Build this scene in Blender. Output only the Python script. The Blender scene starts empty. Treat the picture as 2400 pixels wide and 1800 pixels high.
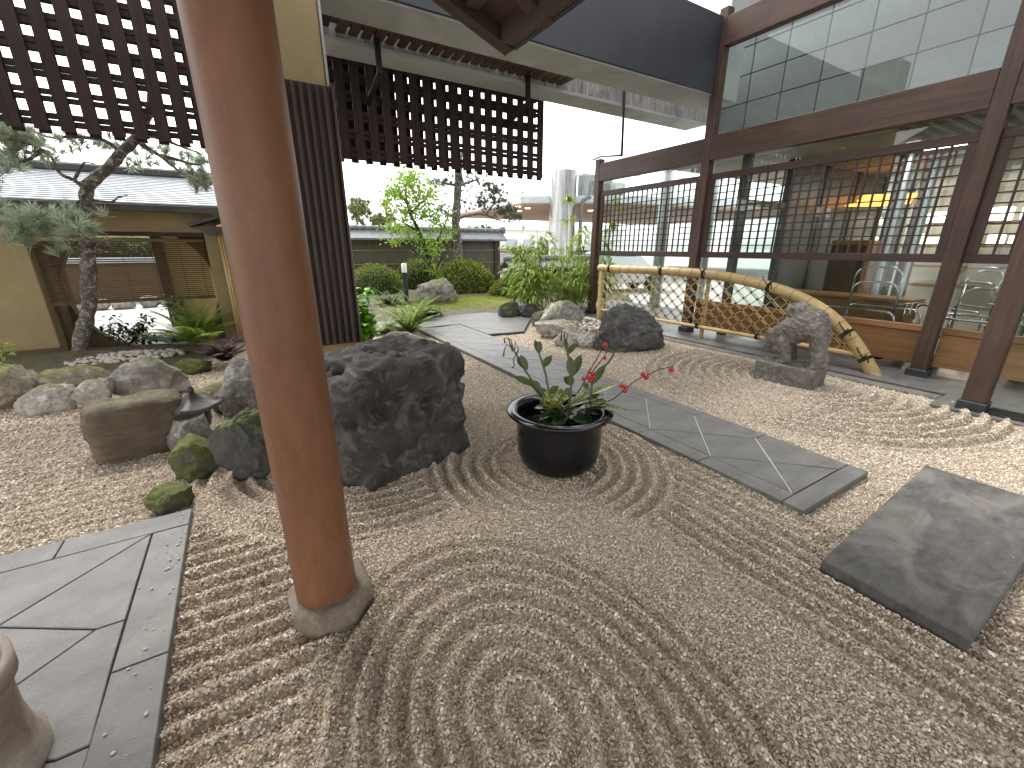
import bpy, bmesh, math, random
import numpy as np
from mathutils import Vector, Matrix, Euler, noise
R = math.radians
sc = bpy.context.scene
COL = sc.collection
rnd = random.Random(7)

# ------------------------------------------------------------------ camera
# World: Y runs along the glass lobby wall into depth, X to the right of it, Z up, metres.
CAM_H, PITCH, YAW = 1.5, math.atan2(320, 981), R(31.2)
cd = bpy.data.cameras.new('camera'); cam = bpy.data.objects.new('camera', cd); COL.objects.link(cam)
cd.sensor_width = 36; cd.lens = 36 * 981 / 2400; cd.clip_start = 0.05; cd.clip_end = 2000
cam.location = (0, 0, CAM_H); cam.rotation_euler = (math.pi / 2 - PITCH, 0, -YAW)
sc.camera = cam

# ------------------------------------------------------------------ sky, sun, exposure
SUN_EL, SUN_AZ = R(56), R(-6)          # azimuth from +Y towards +X
w = bpy.data.worlds.new('World'); sc.world = w; w.use_nodes = True
nt = w.node_tree; nt.nodes.clear()
out = nt.nodes.new('ShaderNodeOutputWorld'); bg = nt.nodes.new('ShaderNodeBackground')
sky = nt.nodes.new('ShaderNodeTexSky'); sky.sky_type = 'NISHITA'; sky.sun_disc = False
sky.sun_elevation = SUN_EL; sky.sun_rotation = SUN_AZ; sky.dust_density = 1.5; sky.air_density = 1.0; sky.ozone_density = 1.0
hs = nt.nodes.new('ShaderNodeHueSaturation'); hs.inputs['Saturation'].default_value = 0.08
nt.links.new(sky.outputs[0], hs.inputs['Color']); nt.links.new(hs.outputs[0], bg.inputs[0]); nt.links.new(bg.outputs[0], out.inputs[0])
bg.inputs[1].default_value = 0.105
sl = bpy.data.lights.new('sun', 'SUN'); sl.energy = .75; sl.angle = R(24); sl.color = (1, .97, .93)
sun = bpy.data.objects.new('sun', sl); COL.objects.link(sun); sun.location = (0, 0, 20)
sun.rotation_euler = (math.pi / 2 - SUN_EL, 0, math.pi - SUN_AZ)
vs = sc.view_settings
vs.view_transform = 'Standard'; vs.look = 'None'; vs.gamma = 1; vs.use_curve_mapping = False; vs.exposure = 2.4
sc.cycles.max_bounces = 10; sc.cycles.diffuse_bounces = 5; sc.cycles.glossy_bounces = 4; sc.cycles.transmission_bounces = 6
sc.cycles.transparent_max_bounces = 16; sc.cycles.sample_clamp_indirect = 6; sc.cycles.caustics_reflective = False; sc.cycles.caustics_refractive = False
sc.cycles.use_denoising = True

# ------------------------------------------------------------------ measuring: sight lines of the survey photograph -> points of the place
_s = 2400 / 2212
_fh = Vector((math.sin(YAW), math.cos(YAW), 0)); _r = Vector((math.cos(YAW), -math.sin(YAW), 0)); _u = Vector((0, 0, 1))
_fw = _fh * math.cos(PITCH) - _u * math.sin(PITCH); _up = _fh * math.sin(PITCH) + _u * math.cos(PITCH)
def _ray(x, y): return _fw + _r * ((x * _s - 1200) / 981) - _up * ((y * _s - 900) / 981)
def G(x, y, z=0.0):
    d = _ray(x, y); return Vector((0, 0, CAM_H)) + d * ((z - CAM_H) / d.z)
def AX(x, y, X): d = _ray(x, y); return Vector((0, 0, CAM_H)) + d * (X / d.x)
def AY(x, y, Y): d = _ray(x, y); return Vector((0, 0, CAM_H)) + d * (Y / d.y)

# ------------------------------------------------------------------ materials
MAT = {}
def _base(name):
    m = bpy.data.materials.new(name); m.use_nodes = True; MAT[name] = m
    n = m.node_tree.nodes; return m, n, m.node_tree.links, n['Principled BSDF']
def _ramp(n, stops):
    r = n.new('ShaderNodeValToRGB'); e = r.color_ramp.elements
    while len(e) < len(stops): e.new(0.5)
    for i, (p, c) in enumerate(stops):
        e[i].position = p; e[i].color = (*c, 1) if len(c) == 3 else c
    return r
def _map(n, l, scale, coord='Object'):
    tc = n.new('ShaderNodeTexCoord'); mp = n.new('ShaderNodeMapping'); mp.inputs['Scale'].default_value = scale
    l.new(tc.outputs[coord], mp.inputs[0]); return mp
def _noise(n, l, vec, scale, detail=4, rough=.6, dist=0):
    t = n.new('ShaderNodeTexNoise'); t.inputs['Scale'].default_value = scale; t.inputs['Detail'].default_value = detail
    t.inputs['Roughness'].default_value = rough; t.inputs['Distortion'].default_value = dist
    if vec: l.new(vec, t.inputs['Vector'])
    return t
def _mix(n, l, a, b, f, mode='MIX'):
    m = n.new('ShaderNodeMix'); m.data_type = 'RGBA'; m.blend_type = mode
    for s, v in ((m.inputs[6], a), (m.inputs[7], b)):
        if hasattr(v, 'links'): l.new(v, s)
        else: s.default_value = (*v, 1)
    if hasattr(f, 'links'): l.new(f, m.inputs[0])
    else: m.inputs[0].default_value = f
    return m.outputs[2]
def _bump(n, l, h, bsdf, strength=.3, dist=.01):
    b = n.new('ShaderNodeBump'); b.inputs['Strength'].default_value = strength; b.inputs['Distance'].default_value = dist
    l.new(h, b.inputs['Height']); l.new(b.outputs[0], bsdf.inputs['Normal']); return b
def mottled(name, c1, c2, scale=6, rough=.7, c3=None, bump=.25, stretch=(1, 1, 1), fine=60, spec=.4, metal=0, bdist=.004, rvar=0.15, coat=0):
    m, n, l, b = _base(name)
    mp = _map(n, l, stretch)
    t = _noise(n, l, mp.outputs[0], scale, 6, .62, .3)
    r = _ramp(n, [(.32, c1), (.68, c2)]); l.new(t.outputs[0], r.inputs[0]); c = r.outputs[0]
    t2 = _noise(n, l, mp.outputs[0], fine, 5, .7)
    r2 = _ramp(n, [(.35, (.72, .72, .72)), (.7, (1.15, 1.15, 1.15))]); l.new(t2.outputs[0], r2.inputs[0])
    c = _mix(n, l, c, r2.outputs[0], .7, 'MULTIPLY')
    if c3:
        t3 = _noise(n, l, mp.outputs[0], scale * .35, 5, .6, .8)
        r3 = _ramp(n, [(.5, (0, 0, 0)), (.66, (1, 1, 1))]); l.new(t3.outputs[0], r3.inputs[0])
        c = _mix(n, l, c, c3, r3.outputs[0])
    l.new(c, b.inputs['Base Color'])
    rr = n.new('ShaderNodeMapRange'); rr.inputs['To Min'].default_value = max(.02, rough - rvar); rr.inputs['To Max'].default_value = min(1, rough + rvar)
    l.new(t2.outputs[0], rr.inputs[0]); l.new(rr.outputs[0], b.inputs['Roughness'])
    b.inputs['Specular IOR Level'].default_value = spec; b.inputs['Metallic'].default_value = metal
    if coat: b.inputs['Coat Weight'].default_value = coat; b.inputs['Coat Roughness'].default_value = .1
    if bump: _bump(n, l, t2.outputs[0], b, bump, bdist)
    return m
def wood(name, c1, c2, axis, rough=.55, spec=.35, scale=1.0, bump=.2):
    st = [22 * scale] * 3; st['xyz'.index(axis)] = 1.1 * scale
    m, n, l, b = _base(name)
    mp = _map(n, l, st)
    oi = n.new('ShaderNodeObjectInfo')
    add = n.new('ShaderNodeVectorMath'); add.operation = 'ADD'
    cx = n.new('ShaderNodeCombineXYZ'); mu = n.new('ShaderNodeMath'); mu.operation = 'MULTIPLY'; mu.inputs[1].default_value = 37
    l.new(oi.outputs['Random'], mu.inputs[0]); l.new(mu.outputs[0], cx.inputs[0]); l.new(mu.outputs[0], cx.inputs[1]); l.new(mu.outputs[0], cx.inputs[2])
    l.new(mp.outputs[0], add.inputs[0]); l.new(cx.outputs[0], add.inputs[1])
    t = _noise(n, l, add.outputs[0], 1.0, 6, .65, .6)
    r = _ramp(n, [(.3, c1), (.7, c2)]); l.new(t.outputs[0], r.inputs[0])
    t4 = _noise(n, l, _map(n, l, (1, 1, 1)).outputs[0], 2.2, 4, .6)
    r4 = _ramp(n, [(.3, (.7, .7, .7)), (.75, (1.2, 1.15, 1.1))]); l.new(t4.outputs[0], r4.inputs[0])
    c = _mix(n, l, r.outputs[0], r4.outputs[0], .7, 'MULTIPLY')
    hv = n.new('ShaderNodeHueSaturation'); mr = n.new('ShaderNodeMapRange'); mr.inputs['To Min'].default_value = .82; mr.inputs['To Max'].default_value = 1.18
    l.new(oi.outputs['Random'], mr.inputs[0]); l.new(mr.outputs[0], hv.inputs['Value']); l.new(c, hv.inputs['Color'])
    l.new(hv.outputs[0], b.inputs['Base Color']); b.inputs['Roughness'].default_value = rough; b.inputs['Specular IOR Level'].default_value = spec
    _bump(n, l, t.outputs[0], b, bump, .002)
    return m
def leafmat(name, c1, c2, trans=.35, rough=.45, tint=None):
    m, n, l, b = _base(name)
    g = n.new('ShaderNodeNewGeometry')
    r = _ramp(n, [(0, c1), (1, c2)] if tint is None else [(0, c1), (.6, c2), (1, tint)]); l.new(g.outputs['Random Per Island'], r.inputs[0])
    l.new(r.outputs[0], b.inputs['Base Color']); b.inputs['Roughness'].default_value = rough; b.inputs['Specular IOR Level'].default_value = .35
    tr = n.new('ShaderNodeBsdfTranslucent'); l.new(r.outputs[0], tr.inputs[0])
    mx = n.new('ShaderNodeMixShader'); mx.inputs[0].default_value = trans
    l.new(b.outputs[0], mx.inputs[1]); l.new(tr.outputs[0], mx.inputs[2]); l.new(mx.outputs[0], n['Material Output'].inputs[0])
    return m
def plain(name, c, rough=.5, metal=0, spec=.5, emit=None, es=0, trans=0, ior=1.45):
    m, n, l, b = _base(name)
    b.inputs['Base Color'].default_value = (*c, 1); b.inputs['Roughness'].default_value = rough; b.inputs['Metallic'].default_value = metal
    b.inputs['Specular IOR Level'].default_value = spec
    if emit: b.inputs['Emission Color'].default_value = (*emit, 1); b.inputs['Emission Strength'].default_value = es
    if trans: b.inputs['Transmission Weight'].default_value = trans; b.inputs['IOR'].default_value = ior
    return m
def rockmat(name, c1, c2, moss=0.0, mossc=(.09, .12, .03), pale=None, scale=5, bump=.6, layers=0, pits=0):
    m, n, l, b = _base(name)
    mp = _map(n, l, (1, 1, 1 + layers * 6))
    t = _noise(n, l, mp.outputs[0], scale, 8, .65, .4)
    r = _ramp(n, [(.3, c1), (.7, c2)]); l.new(t.outputs[0], r.inputs[0]); c = r.outputs[0]
    tf = _noise(n, l, mp.outputs[0], 45, 6, .75)
    rf = _ramp(n, [(.3, (.6, .6, .6)), (.72, (1.3, 1.28, 1.25))]); l.new(tf.outputs[0], rf.inputs[0])
    c = _mix(n, l, c, rf.outputs[0], .8, 'MULTIPLY')
    if pale:
        tp = _noise(n, l, mp.outputs[0], scale * 1.7, 6, .7, 1)
        rp = _ramp(n, [(.52, (0, 0, 0)), (.62, (1, 1, 1))]); l.new(tp.outputs[0], rp.inputs[0]); c = _mix(n, l, c, pale, rp.outputs[0])
    rough = b.inputs['Roughness']; rough.default_value = .85
    if moss:
        g = n.new('ShaderNodeNewGeometry'); sx = n.new('ShaderNodeSeparateXYZ'); l.new(g.outputs['Normal'], sx.inputs[0])
        tm = _noise(n, l, mp.outputs[0], 3.2, 6, .7, .5)
        ad = n.new('ShaderNodeMath'); ad.operation = 'MULTIPLY_ADD'; ad.inputs[1].default_value = .55; l.new(sx.outputs[2], ad.inputs[0]); l.new(tm.outputs[0], ad.inputs[2])
        rm = _ramp(n, [(1.02 - moss * .5, (0, 0, 0)), (1.14 - moss * .5, (1, 1, 1))])
        rm.color_ramp.elements[0].position = min(.98, max(0, 1.0 - moss * .6)); rm.color_ramp.elements[1].position = min(1, max(.05, 1.14 - moss * .6))
        l.new(ad.outputs[0], rm.inputs[0])
        t5 = _noise(n, l, mp.outputs[0], 14, 4, .7); r5 = _ramp(n, [(.3, tuple(v * .55 for v in mossc)), (.7, tuple(v * 1.5 for v in mossc))]); l.new(t5.outputs[0], r5.inputs[0])
        c = _mix(n, l, c, r5.outputs[0], rm.outputs[0])
    l.new(c, b.inputs['Base Color']); b.inputs['Specular IOR Level'].default_value = .3
    ah = n.new('ShaderNodeMath'); ah.operation = 'MULTIPLY_ADD'; ah.inputs[1].default_value = .35; l.new(tf.outputs[0], ah.inputs[0]); l.new(t.outputs[0], ah.inputs[2])
    _bump(n, l, ah.outputs[0], b, bump, .03)
    return m

# ------------------------------------------------------------------ mesh helpers
class MB:
    def __init__(s): s.v = []; s.f = []
    def add(s, vs, fs):
        o = len(s.v); s.v += [tuple(p) for p in vs]; s.f += [tuple(i + o for i in f) for f in fs]; return s
    def box(s, lo, hi):
        (a, b, c), (d, e, f) = lo, hi
        return s.add([(a, b, c), (d, b, c), (d, e, c), (a, e, c), (a, b, f), (d, b, f), (d, e, f), (a, e, f)],
                     [(0, 3, 2, 1), (4, 5, 6, 7), (0, 1, 5, 4), (1, 2, 6, 5), (2, 3, 7, 6), (3, 0, 4, 7)])
    def cbox(s, lo, hi, c=.004):          # box with chamfered edges
        lo = Vector(lo); hi = Vector(hi); ce = (lo + hi) / 2; h = (hi - lo) / 2; c = min(c, min(h) * .45)
        vs = []; idx = {}
        for sx in (-1, 1):
            for sy in (-1, 1):
                for sz in (-1, 1):
                    for k in range(3):
                        q = [h.x - c, h.y - c, h.z - c]; q[k] = h[k]
                        idx[(sx, sy, sz, k)] = len(vs); vs.append((ce.x + sx * q[0], ce.y + sy * q[1], ce.z + sz * q[2]))
        fs = []
        for k in range(3):
            a, b = (k + 1) % 3, (k + 2) % 3
            for sg in (-1, 1):
                def key(u, v, kk=k):
                    t = [0, 0, 0]; t[k] = sg; t[a] = u; t[b] = v; return idx[(t[0], t[1], t[2], kk)]
                f = [key(-1, -1), key(1, -1), key(1, 1), key(-1, 1)]
                fs.append(f if sg > 0 else f[::-1])
        for k in range(3):
            a, b = (k + 1) % 3, (k + 2) % 3
            for sa in (-1, 1):
                for sb in (-1, 1):
                    def kk(e, w_):
                        t = [0, 0, 0]; t[k] = e; t[a] = sa; t[b] = sb; return idx[(t[0], t[1], t[2], w_)]
                    f = [kk(-1, a), kk(1, a), kk(1, b), kk(-1, b)]
                    fs.append(f if sa * sb < 0 else f[::-1])
        for sx in (-1, 1):
            for sy in (-1, 1):
                for sz in (-1, 1):
                    f = [idx[(sx, sy, sz, k)] for k in range(3)]
                    fs.append(f if sx * sy * sz > 0 else f[::-1])
        return s.add(vs, fs)
    def prism(s, poly, z0, z1, ch=0):     # polygon (ccw, xy) extruded in z, optional chamfer on top
        n = len(poly); vs = [(x, y, z0) for x, y in poly]
        if ch:
            cx = sum(p[0] for p in poly) / n; cy = sum(p[1] for p in poly) / n
            vs += [(x, y, z1 - ch) for x, y in poly]
            top = []
            for i in range(n):
                a, b, c = Vector(poly[i - 1]), Vector(poly[i]), Vector(poly[(i + 1) % n])
                e1 = (b - a).normalized(); e2 = (c - b).normalized(); n1 = Vector((-e1.y, e1.x)); n2 = Vector((-e2.y, e2.x))
                k = (n1 + n2); k = k / max(.3, k.length_squared / 2); top.append((b.x + k.x * ch, b.y + k.y * ch, z1))
            vs += top
        else: vs += [(x, y, z1) for x, y in poly]
        L = len(vs) // n; fs = [tuple(reversed(range(n))), tuple(range((L - 1) * n, L * n))]
        for r_ in range(L - 1):
            for i in range(n):
                j = (i + 1) % n; fs.append((r_ * n + i, r_ * n + j, (r_ + 1) * n + j, (r_ + 1) * n + i))
        return s.add(vs, fs)
    def bar(s, p, q, w, h, up=(0, 0, 1)): # rectangular bar from p to q
        p = Vector(p); q = Vector(q); d = (q - p).normalized(); u = Vector(up)
        if abs(d.dot(u)) > .98: u = Vector((0, 1, 0))
        a = d.cross(u).normalized() * (w / 2); b = a.cross(d).normalized() * (h / 2)
        vs = [p - a - b, p + a - b, p + a + b, p - a + b, q - a - b, q + a - b, q + a + b, q - a + b]
        return s.add(vs, [(0, 1, 2, 3), (7, 6, 5, 4), (1, 0, 4, 5), (2, 1, 5, 6), (3, 2, 6, 7), (0, 3, 7, 4)])
    def tube(s, pts, rad, n=8, cap=True):
        pts = [Vector(p) for p in pts]; m = len(pts)
        if not hasattr(rad, '__len__'): rad = [rad] * m
        t0 = (pts[1] - pts[0]).normalized(); u = t0.orthogonal().normalized(); vs = []
        for i in range(m):
            t = (pts[min(i + 1, m - 1)] - pts[max(i - 1, 0)]).normalized()
            u = (u - t * u.dot(t)).normalized(); v = t.cross(u)
            for k in range(n):
                a = 2 * math.pi * k / n; vs.append(pts[i] + (u * math.cos(a) + v * math.sin(a)) * rad[i])
        fs = [(i * n + k, i * n + (k + 1) % n, (i + 1) * n + (k + 1) % n, (i + 1) * n + k) for i in range(m - 1) for k in range(n)]
        if cap: fs += [tuple(reversed(range(n))), tuple(range((m - 1) * n, m * n))]
        return s.add(vs, fs)
    def lathe(s, prof, n=32, c=(0, 0, 0)):
        vs = [(c[0] + r_ * math.cos(2 * math.pi * k / n), c[1] + r_ * math.sin(2 * math.pi * k / n), c[2] + z) for r_, z in prof for k in range(n)]
        fs = [(i * n + k, i * n + (k + 1) % n, (i + 1) * n + (k + 1) % n, (i + 1) * n + k) for i in range(len(prof) - 1) for k in range(n)]
        return s.add(vs, fs)
    def mesh(s, name, mat=None, smooth=False):
        me = bpy.data.meshes.new(name); me.from_pydata(s.v, [], s.f); me.update()
        if mat: me.materials.append(mat if not isinstance(mat, str) else MAT[mat])
        if smooth: me.polygons.foreach_set('use_smooth', [True] * len(me.polygons))
        return me
    def build(s, name, mat, parent=None, smooth=False, **tags):
        return put(name, s.mesh(name, mat, smooth), parent, **tags)
def put(name, me, parent=None, loc=None, rot=None, scale=None, **tags):
    o = bpy.data.objects.new(name, me); COL.objects.link(o)
    if loc is not None: o.location = loc
    if rot is not None: o.rotation_euler = rot
    if scale is not None: o.scale = scale
    if parent is not None:
        o.parent = parent
        if parent.type == 'EMPTY' and not parent.get('_local'): o.matrix_parent_inverse = Matrix.Translation(-Vector(parent.location))
    if 'category' in tags and 'kind' not in tags: tags['kind'] = 'thing'
    for k, v in tags.items():
        if v is not None: o[k] = v
    return o
def thing(name, loc, label, category, group=None, local=False):
    o = bpy.data.objects.new(name, None); COL.objects.link(o); o.location = loc; o.empty_display_size = .1
    o['label'] = label; o['category'] = category; o['kind'] = 'structure' if category == 'paving' else 'thing'
    if group: o['group'] = group
    if local: o['_local'] = 1
    return o
def shade(o, ang=40):
    me = o.data; me.polygons.foreach_set('use_smooth', [True] * len(me.polygons)); me.set_sharp_from_angle(angle=R(ang)); return o
def fbm(p, oct=5, gain=.5):
    a, t, f = 1., 0., 1.
    for _ in range(oct): t += a * noise.noise(Vector(p) * f); a *= gain; f *= 2.03
    return t
def copytree(root, loc, rz=0, **tags):
    c = root.copy(); COL.objects.link(c); c.location = loc; c.rotation_euler = (0, 0, rz)
    for k, v in tags.items(): c[k] = v
    for ch in root.children:
        d = ch.copy(); COL.objects.link(d); d.parent = c
        for g in ch.children:
            e = g.copy(); COL.objects.link(e); e.parent = d
    return c
# ------------------------------------------------------------------ surface materials
mottled('paving_far', (.42, .41, .39), (.55, .54, .52), 1.2, .85, bump=.2)
mottled('soil', (.075, .06, .04), (.15, .125, .085), 9, .95, c3=(.10, .12, .03), bump=.8, bdist=.02)
mottled('moss', (.10, .13, .012), (.22, .25, .03), 14, .95, c3=(.13, .11, .025), bump=.9, fine=120, bdist=.02)
mottled('concrete', (.40, .415, .42), (.50, .51, .505), 2.5, .8, c3=(.34, .345, .345), bump=.15)
mottled('concrete_stained', (.16, .155, .15), (.50, .48, .46), 5, .85, c3=(.33, .32, .31), stretch=(3.5, 1, .8), bump=.3)
mottled('navy_paint', (.024, .027, .033), (.034, .037, .044), 2.0, .42, bump=.06, fine=25)
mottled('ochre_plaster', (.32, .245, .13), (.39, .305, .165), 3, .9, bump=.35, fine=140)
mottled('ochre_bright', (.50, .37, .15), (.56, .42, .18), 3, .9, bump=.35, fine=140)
mottled('ochre_dark', (.13, .085, .045), (.17, .115, .06), 3, .85, bump=.3, fine=120)  # inside the gate, shade put into the ochre; elsewhere a plain brown
mottled('column_paint', (.175, .074, .034), (.235, .105, .05), 1.6, .48, c3=(.145, .06, .032), bump=.06, fine=30, stretch=(1, 1, .35), spec=.35, rvar=.1)
mottled('slate', (.105, .102, .098), (.18, .176, .169), 4.5, .36, c3=(.175, .162, .145), bump=.8, fine=95, spec=.5, bdist=.005, stretch=(1, 1.6, 1))
mottled('slate_dark', (.06, .056, .053), (.135, .128, .118), 7, .78, c3=(.17, .155, .135), bump=.9, fine=110, spec=.45, bdist=.005, stretch=(1, 1.8, 1))
mottled('slate_joint', (.03, .03, .03), (.05, .048, .045), 20, .9)
mottled('joint_white', (.5, .5, .49), (.62, .62, .6), 30, .8)
for ax in 'xyz':
    wood('dark_wood_' + ax, (.034, .02, .016), (.07, .039, .030), ax)
    wood('brown_wood_' + ax, (.048, .029, .021), (.09, .054, .039), ax, .52, .3)
    wood('lattice_wood_' + ax, (.022, .014, .013), (.046, .028, .025), ax, .65, .2)
    wood('warm_wood_' + ax, (.20, .095, .038), (.33, .17, .07), ax, .42)
    wood('rib_wood_' + ax, (.045, .032, .026), (.085, .062, .05), ax, .6)
mottled('black_metal', (.012, .013, .016), (.02, .022, .026), 8, .45, metal=.3, bump=.05)
mottled('steel_shoe', (.035, .04, .045), (.06, .065, .07), 8, .5, metal=.5, bump=.1)
plain('chrome', (.62, .6, .58), .2, 1)
plain('steel_column', (.42, .44, .45), .4, 1)
plain('rubber', (.015, .015, .015), .7)
m, n, l, b = _base('glass')          # architectural pane: clear straight through, sky reflections by Fresnel
n.clear(); o_ = n.new('ShaderNodeOutputMaterial'); tr = n.new('ShaderNodeBsdfTransparent'); tr.inputs[0].default_value = (.90, .95, .935, 1)
gl = n.new('ShaderNodeBsdfGlossy'); gl.inputs['Roughness'].default_value = .02; fr = n.new('ShaderNodeFresnel'); fr.inputs[0].default_value = 1.5
mx = n.new('ShaderNodeMixShader'); ge = n.new('ShaderNodeNewGeometry'); ma = n.new('ShaderNodeMath'); ma.operation = 'MULTIPLY_ADD'; ma.inputs[1].default_value = -.8333; ma.inputs[2].default_value = 1.5; l.new(ge.outputs['Backfacing'], ma.inputs[0]); l.new(ma.outputs[0], fr.inputs[0])
l.new(fr.outputs[0], mx.inputs[0]); l.new(tr.outputs[0], mx.inputs[1]); l.new(gl.outputs[0], mx.inputs[2]); l.new(mx.outputs[0], o_.inputs[0])

# gravel materials: the bed below and the single stones
m, n, l, b = _base('gravel_bed')
mp = _map(n, l, (1, 1, 1))
vo = n.new('ShaderNodeTexVoronoi'); vo.inputs['Scale'].default_value = 75; l.new(mp.outputs[0], vo.inputs['Vector'])
rv = _ramp(n, [(0, (.26, .20, .145)), (.5, (.42, .35, .265)), (1, (.56, .49, .40))]); 
sx = n.new('ShaderNodeSeparateColor'); l.new(vo.outputs['Color'], sx.inputs[0]); l.new(sx.outputs[0], rv.inputs[0])
l.new(rv.outputs[0], b.inputs['Base Color']); b.inputs['Roughness'].default_value = .9
iv = n.new('ShaderNodeMath'); iv.operation = 'SUBTRACT'; iv.inputs[0].default_value = 1; l.new(vo.outputs['Distance'], iv.inputs[1])
_bump(n, l, iv.outputs[0], b, 1.0, .012)
m, n, l, b = _base('gravel_stone')
oi = n.new('ShaderNodeObjectInfo')
r_ = _ramp(n, [(0, (.26, .20, .145)), (.22, (.43, .348, .248)), (.6, (.54, .458, .353)), (.85, (.61, .533, .43)), (.93, (.74, .69, .6)), (1, (.86, .83, .77))]); l.new(oi.outputs['Random'], r_.inputs[0])
l.new(r_.outputs[0], b.inputs['Base Color']); b.inputs['Roughness'].default_value = .75; b.inputs['Specular IOR Level'].default_value = .4

# ------------------------------------------------------------------ ground
def sheet(name, x0, x1, y0, y1, z, mat, **t):
    return MB().add([(x0, y0, z), (x1, y0, z), (x1, y1, z), (x0, y1, z)], [(0, 1, 2, 3)]).build(name, mat, None, kind='structure', **t)
sheet('ground', -400, 400, -400, 400, -.12, 'paving_far')

def vnoise(x, y, s, seed):
    g = np.random.RandomState(seed).rand(256, 256) * 2 - 1
    X = x / s; Y = y / s; i = np.floor(X).astype(int); j = np.floor(Y).astype(int); u = X - i; v = Y - j
    u = u * u * (3 - 2 * u); v = v * v * (3 - 2 * v)
    f = lambda a, b_: g[(i + a) % 256, (j + b_) % 256]
    return (f(0, 0) * (1 - u) + f(1, 0) * u) * (1 - v) + (f(0, 1) * (1 - u) + f(1, 1) * u) * v
def ss(a, b_, x): t = np.clip((x - a) / (b_ - a), 0, 1); return t * t * (3 - 2 * t)
def ridge(t): return np.cos(2 * math.pi * t) + .25 * np.cos(4 * math.pi * t)      # crest at integers
def gravel_height(x, y):
    wx = x + .022 * vnoise(x, y, .45, 1) + .005 * vnoise(x, y, .09, 2); wy = y + .022 * vnoise(x, y, .45, 3) + .005 * vnoise(x, y, .09, 4)
    h = np.zeros_like(x)
    def lay(p, m): nonlocal h; h = h * (1 - m) + p * m
    # furrows along X left of the column, and along Y beside the path
    lay(ridge(wy / .105) * .020, ss(2.75, 2.5, y) * ss(.35, .1, x) * ss(.9, 1.3, y) * ss(-.55, -.45, x))
    lay(ridge(wx / .105) * .021, ss(1.62, 1.78, x) * ss(2.6, 2.5, x) * ss(2.55, 2.2, y))
    lay(ridge(wy / .115) * .010, ss(-.6, -.8, x) * ss(2.8, 3.0, y) * ss(5.6, 5.0, y))
    # round the black boulder
    d = np.hypot((wx - .62) / 1.0, (wy - 3.1) / .95)
    lay(ridge(d / .105) * .020, ss(.5, .6, d) * ss(1.22, 1.1, d) * ss(1.4, 1.25, x))
    # round the bowl
    d = np.hypot(wx - 1.66, wy - 2.2)
    lay(ridge(d / .105) * .023, ss(.34, .4, d) * ss(.92, .82, d) * ss(2.9, 2.5, y) * (1 - .8 * ss(1.75, 1.6, x) * ss(2.1, 1.8, y)))
    # rings in front of the column
    d = np.hypot((wx - .56) * 1.0, (wy - .80) * .74); 
    lay(ridge(d / .092) * .021, ss(.78, .67, d) * ss(.32, .14, y * 0 + np.abs(x - .2) * 0))
    # rings round the stone lion
    d = np.hypot((wx - 5.3), (wy - 2.25))
    lay(ridge(d / .135) * .031, ss(.35, .5, d) * ss(1.85, 1.65, d) * ss(5.78, 5.55, x) * ss(3.5, 3.62, x + .12 * vnoise(x, y, .5, 9)) * (1 - .85 * ss(4.9, 4.55, x) * ss(1.6, 1.95, y) * ss(2.7, 2.3, y)))
    return h + .006 * vnoise(x, y, .8, 5) + .003 * vnoise(x, y, .12, 6)
X0, X1, Y0, Y1, ST = -5.2, 6.02, -.6, 8.7, .019
xs = np.arange(X0, X1, ST); ys = np.arange(Y0, Y1, ST); gx, gy = np.meshgrid(xs, ys, indexing='ij')
gz = gravel_height(gx, gy); nx, ny = gx.shape
me = bpy.data.meshes.new('gravel_bed')
co = np.stack([gx, gy, gz], -1).reshape(-1, 3)
ii = np.arange(nx * ny).reshape(nx, ny); fa = np.stack([ii[:-1, :-1], ii[1:, :-1], ii[1:, 1:], ii[:-1, 1:]], -1).reshape(-1, 4)
me.vertices.add(len(co)); me.vertices.foreach_set('co', co.ravel())
me.loops.add(fa.size); me.loops.foreach_set('vertex_index', fa.ravel().astype(np.int32))
me.polygons.add(len(fa)); me.polygons.foreach_set('loop_start', np.arange(0, fa.size, 4, dtype=np.int32)); me.update(calc_edges=True); me.validate()
me.polygons.foreach_set('use_smooth', np.ones(len(fa), bool)); me.materials.append(MAT['gravel_bed'])
bed = put('gravel_bed', me, kind='structure')
# the loose stones: scattered on a copy of the bed's surface, thinner where they are too far to tell apart
ST2 = .057
xs = np.arange(-4.6, X1 - .02, ST2); ys = np.arange(-.5, 7.6, ST2); hx, hy = np.meshgrid(xs, ys, indexing='ij'); hz = gravel_height(hx, hy)
dist = np.hypot(hx, hy)
dens = np.where(dist < 2.4, 17000, np.where(dist < 3.6, 11000, np.where(dist < 5.2, 5200, 2400))).astype(float)
ang = np.degrees(np.arctan2(hx, hy)) - 31.2
dens[np.abs(ang) > 63] = 0
for (a, b_, c_, d_) in ((2.55, 3.36, .93, 7.6), (2.16, 3.95, .16, .69), (-9, -.54, -1, 2.74)): dens[(hx > a) & (hx < b_) & (hy > c_) & (hy < d_)] = 0
bedfine = gravel_height
m_ = bpy.data.meshes.new('loose_gravel'); k1, k2 = hx.shape
jj = np.arange(k1 * k2).reshape(k1, k2); f2 = np.stack([jj[:-1, :-1], jj[1:, :-1], jj[1:, 1:], jj[:-1, 1:]], -1).reshape(-1, 4)
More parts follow.
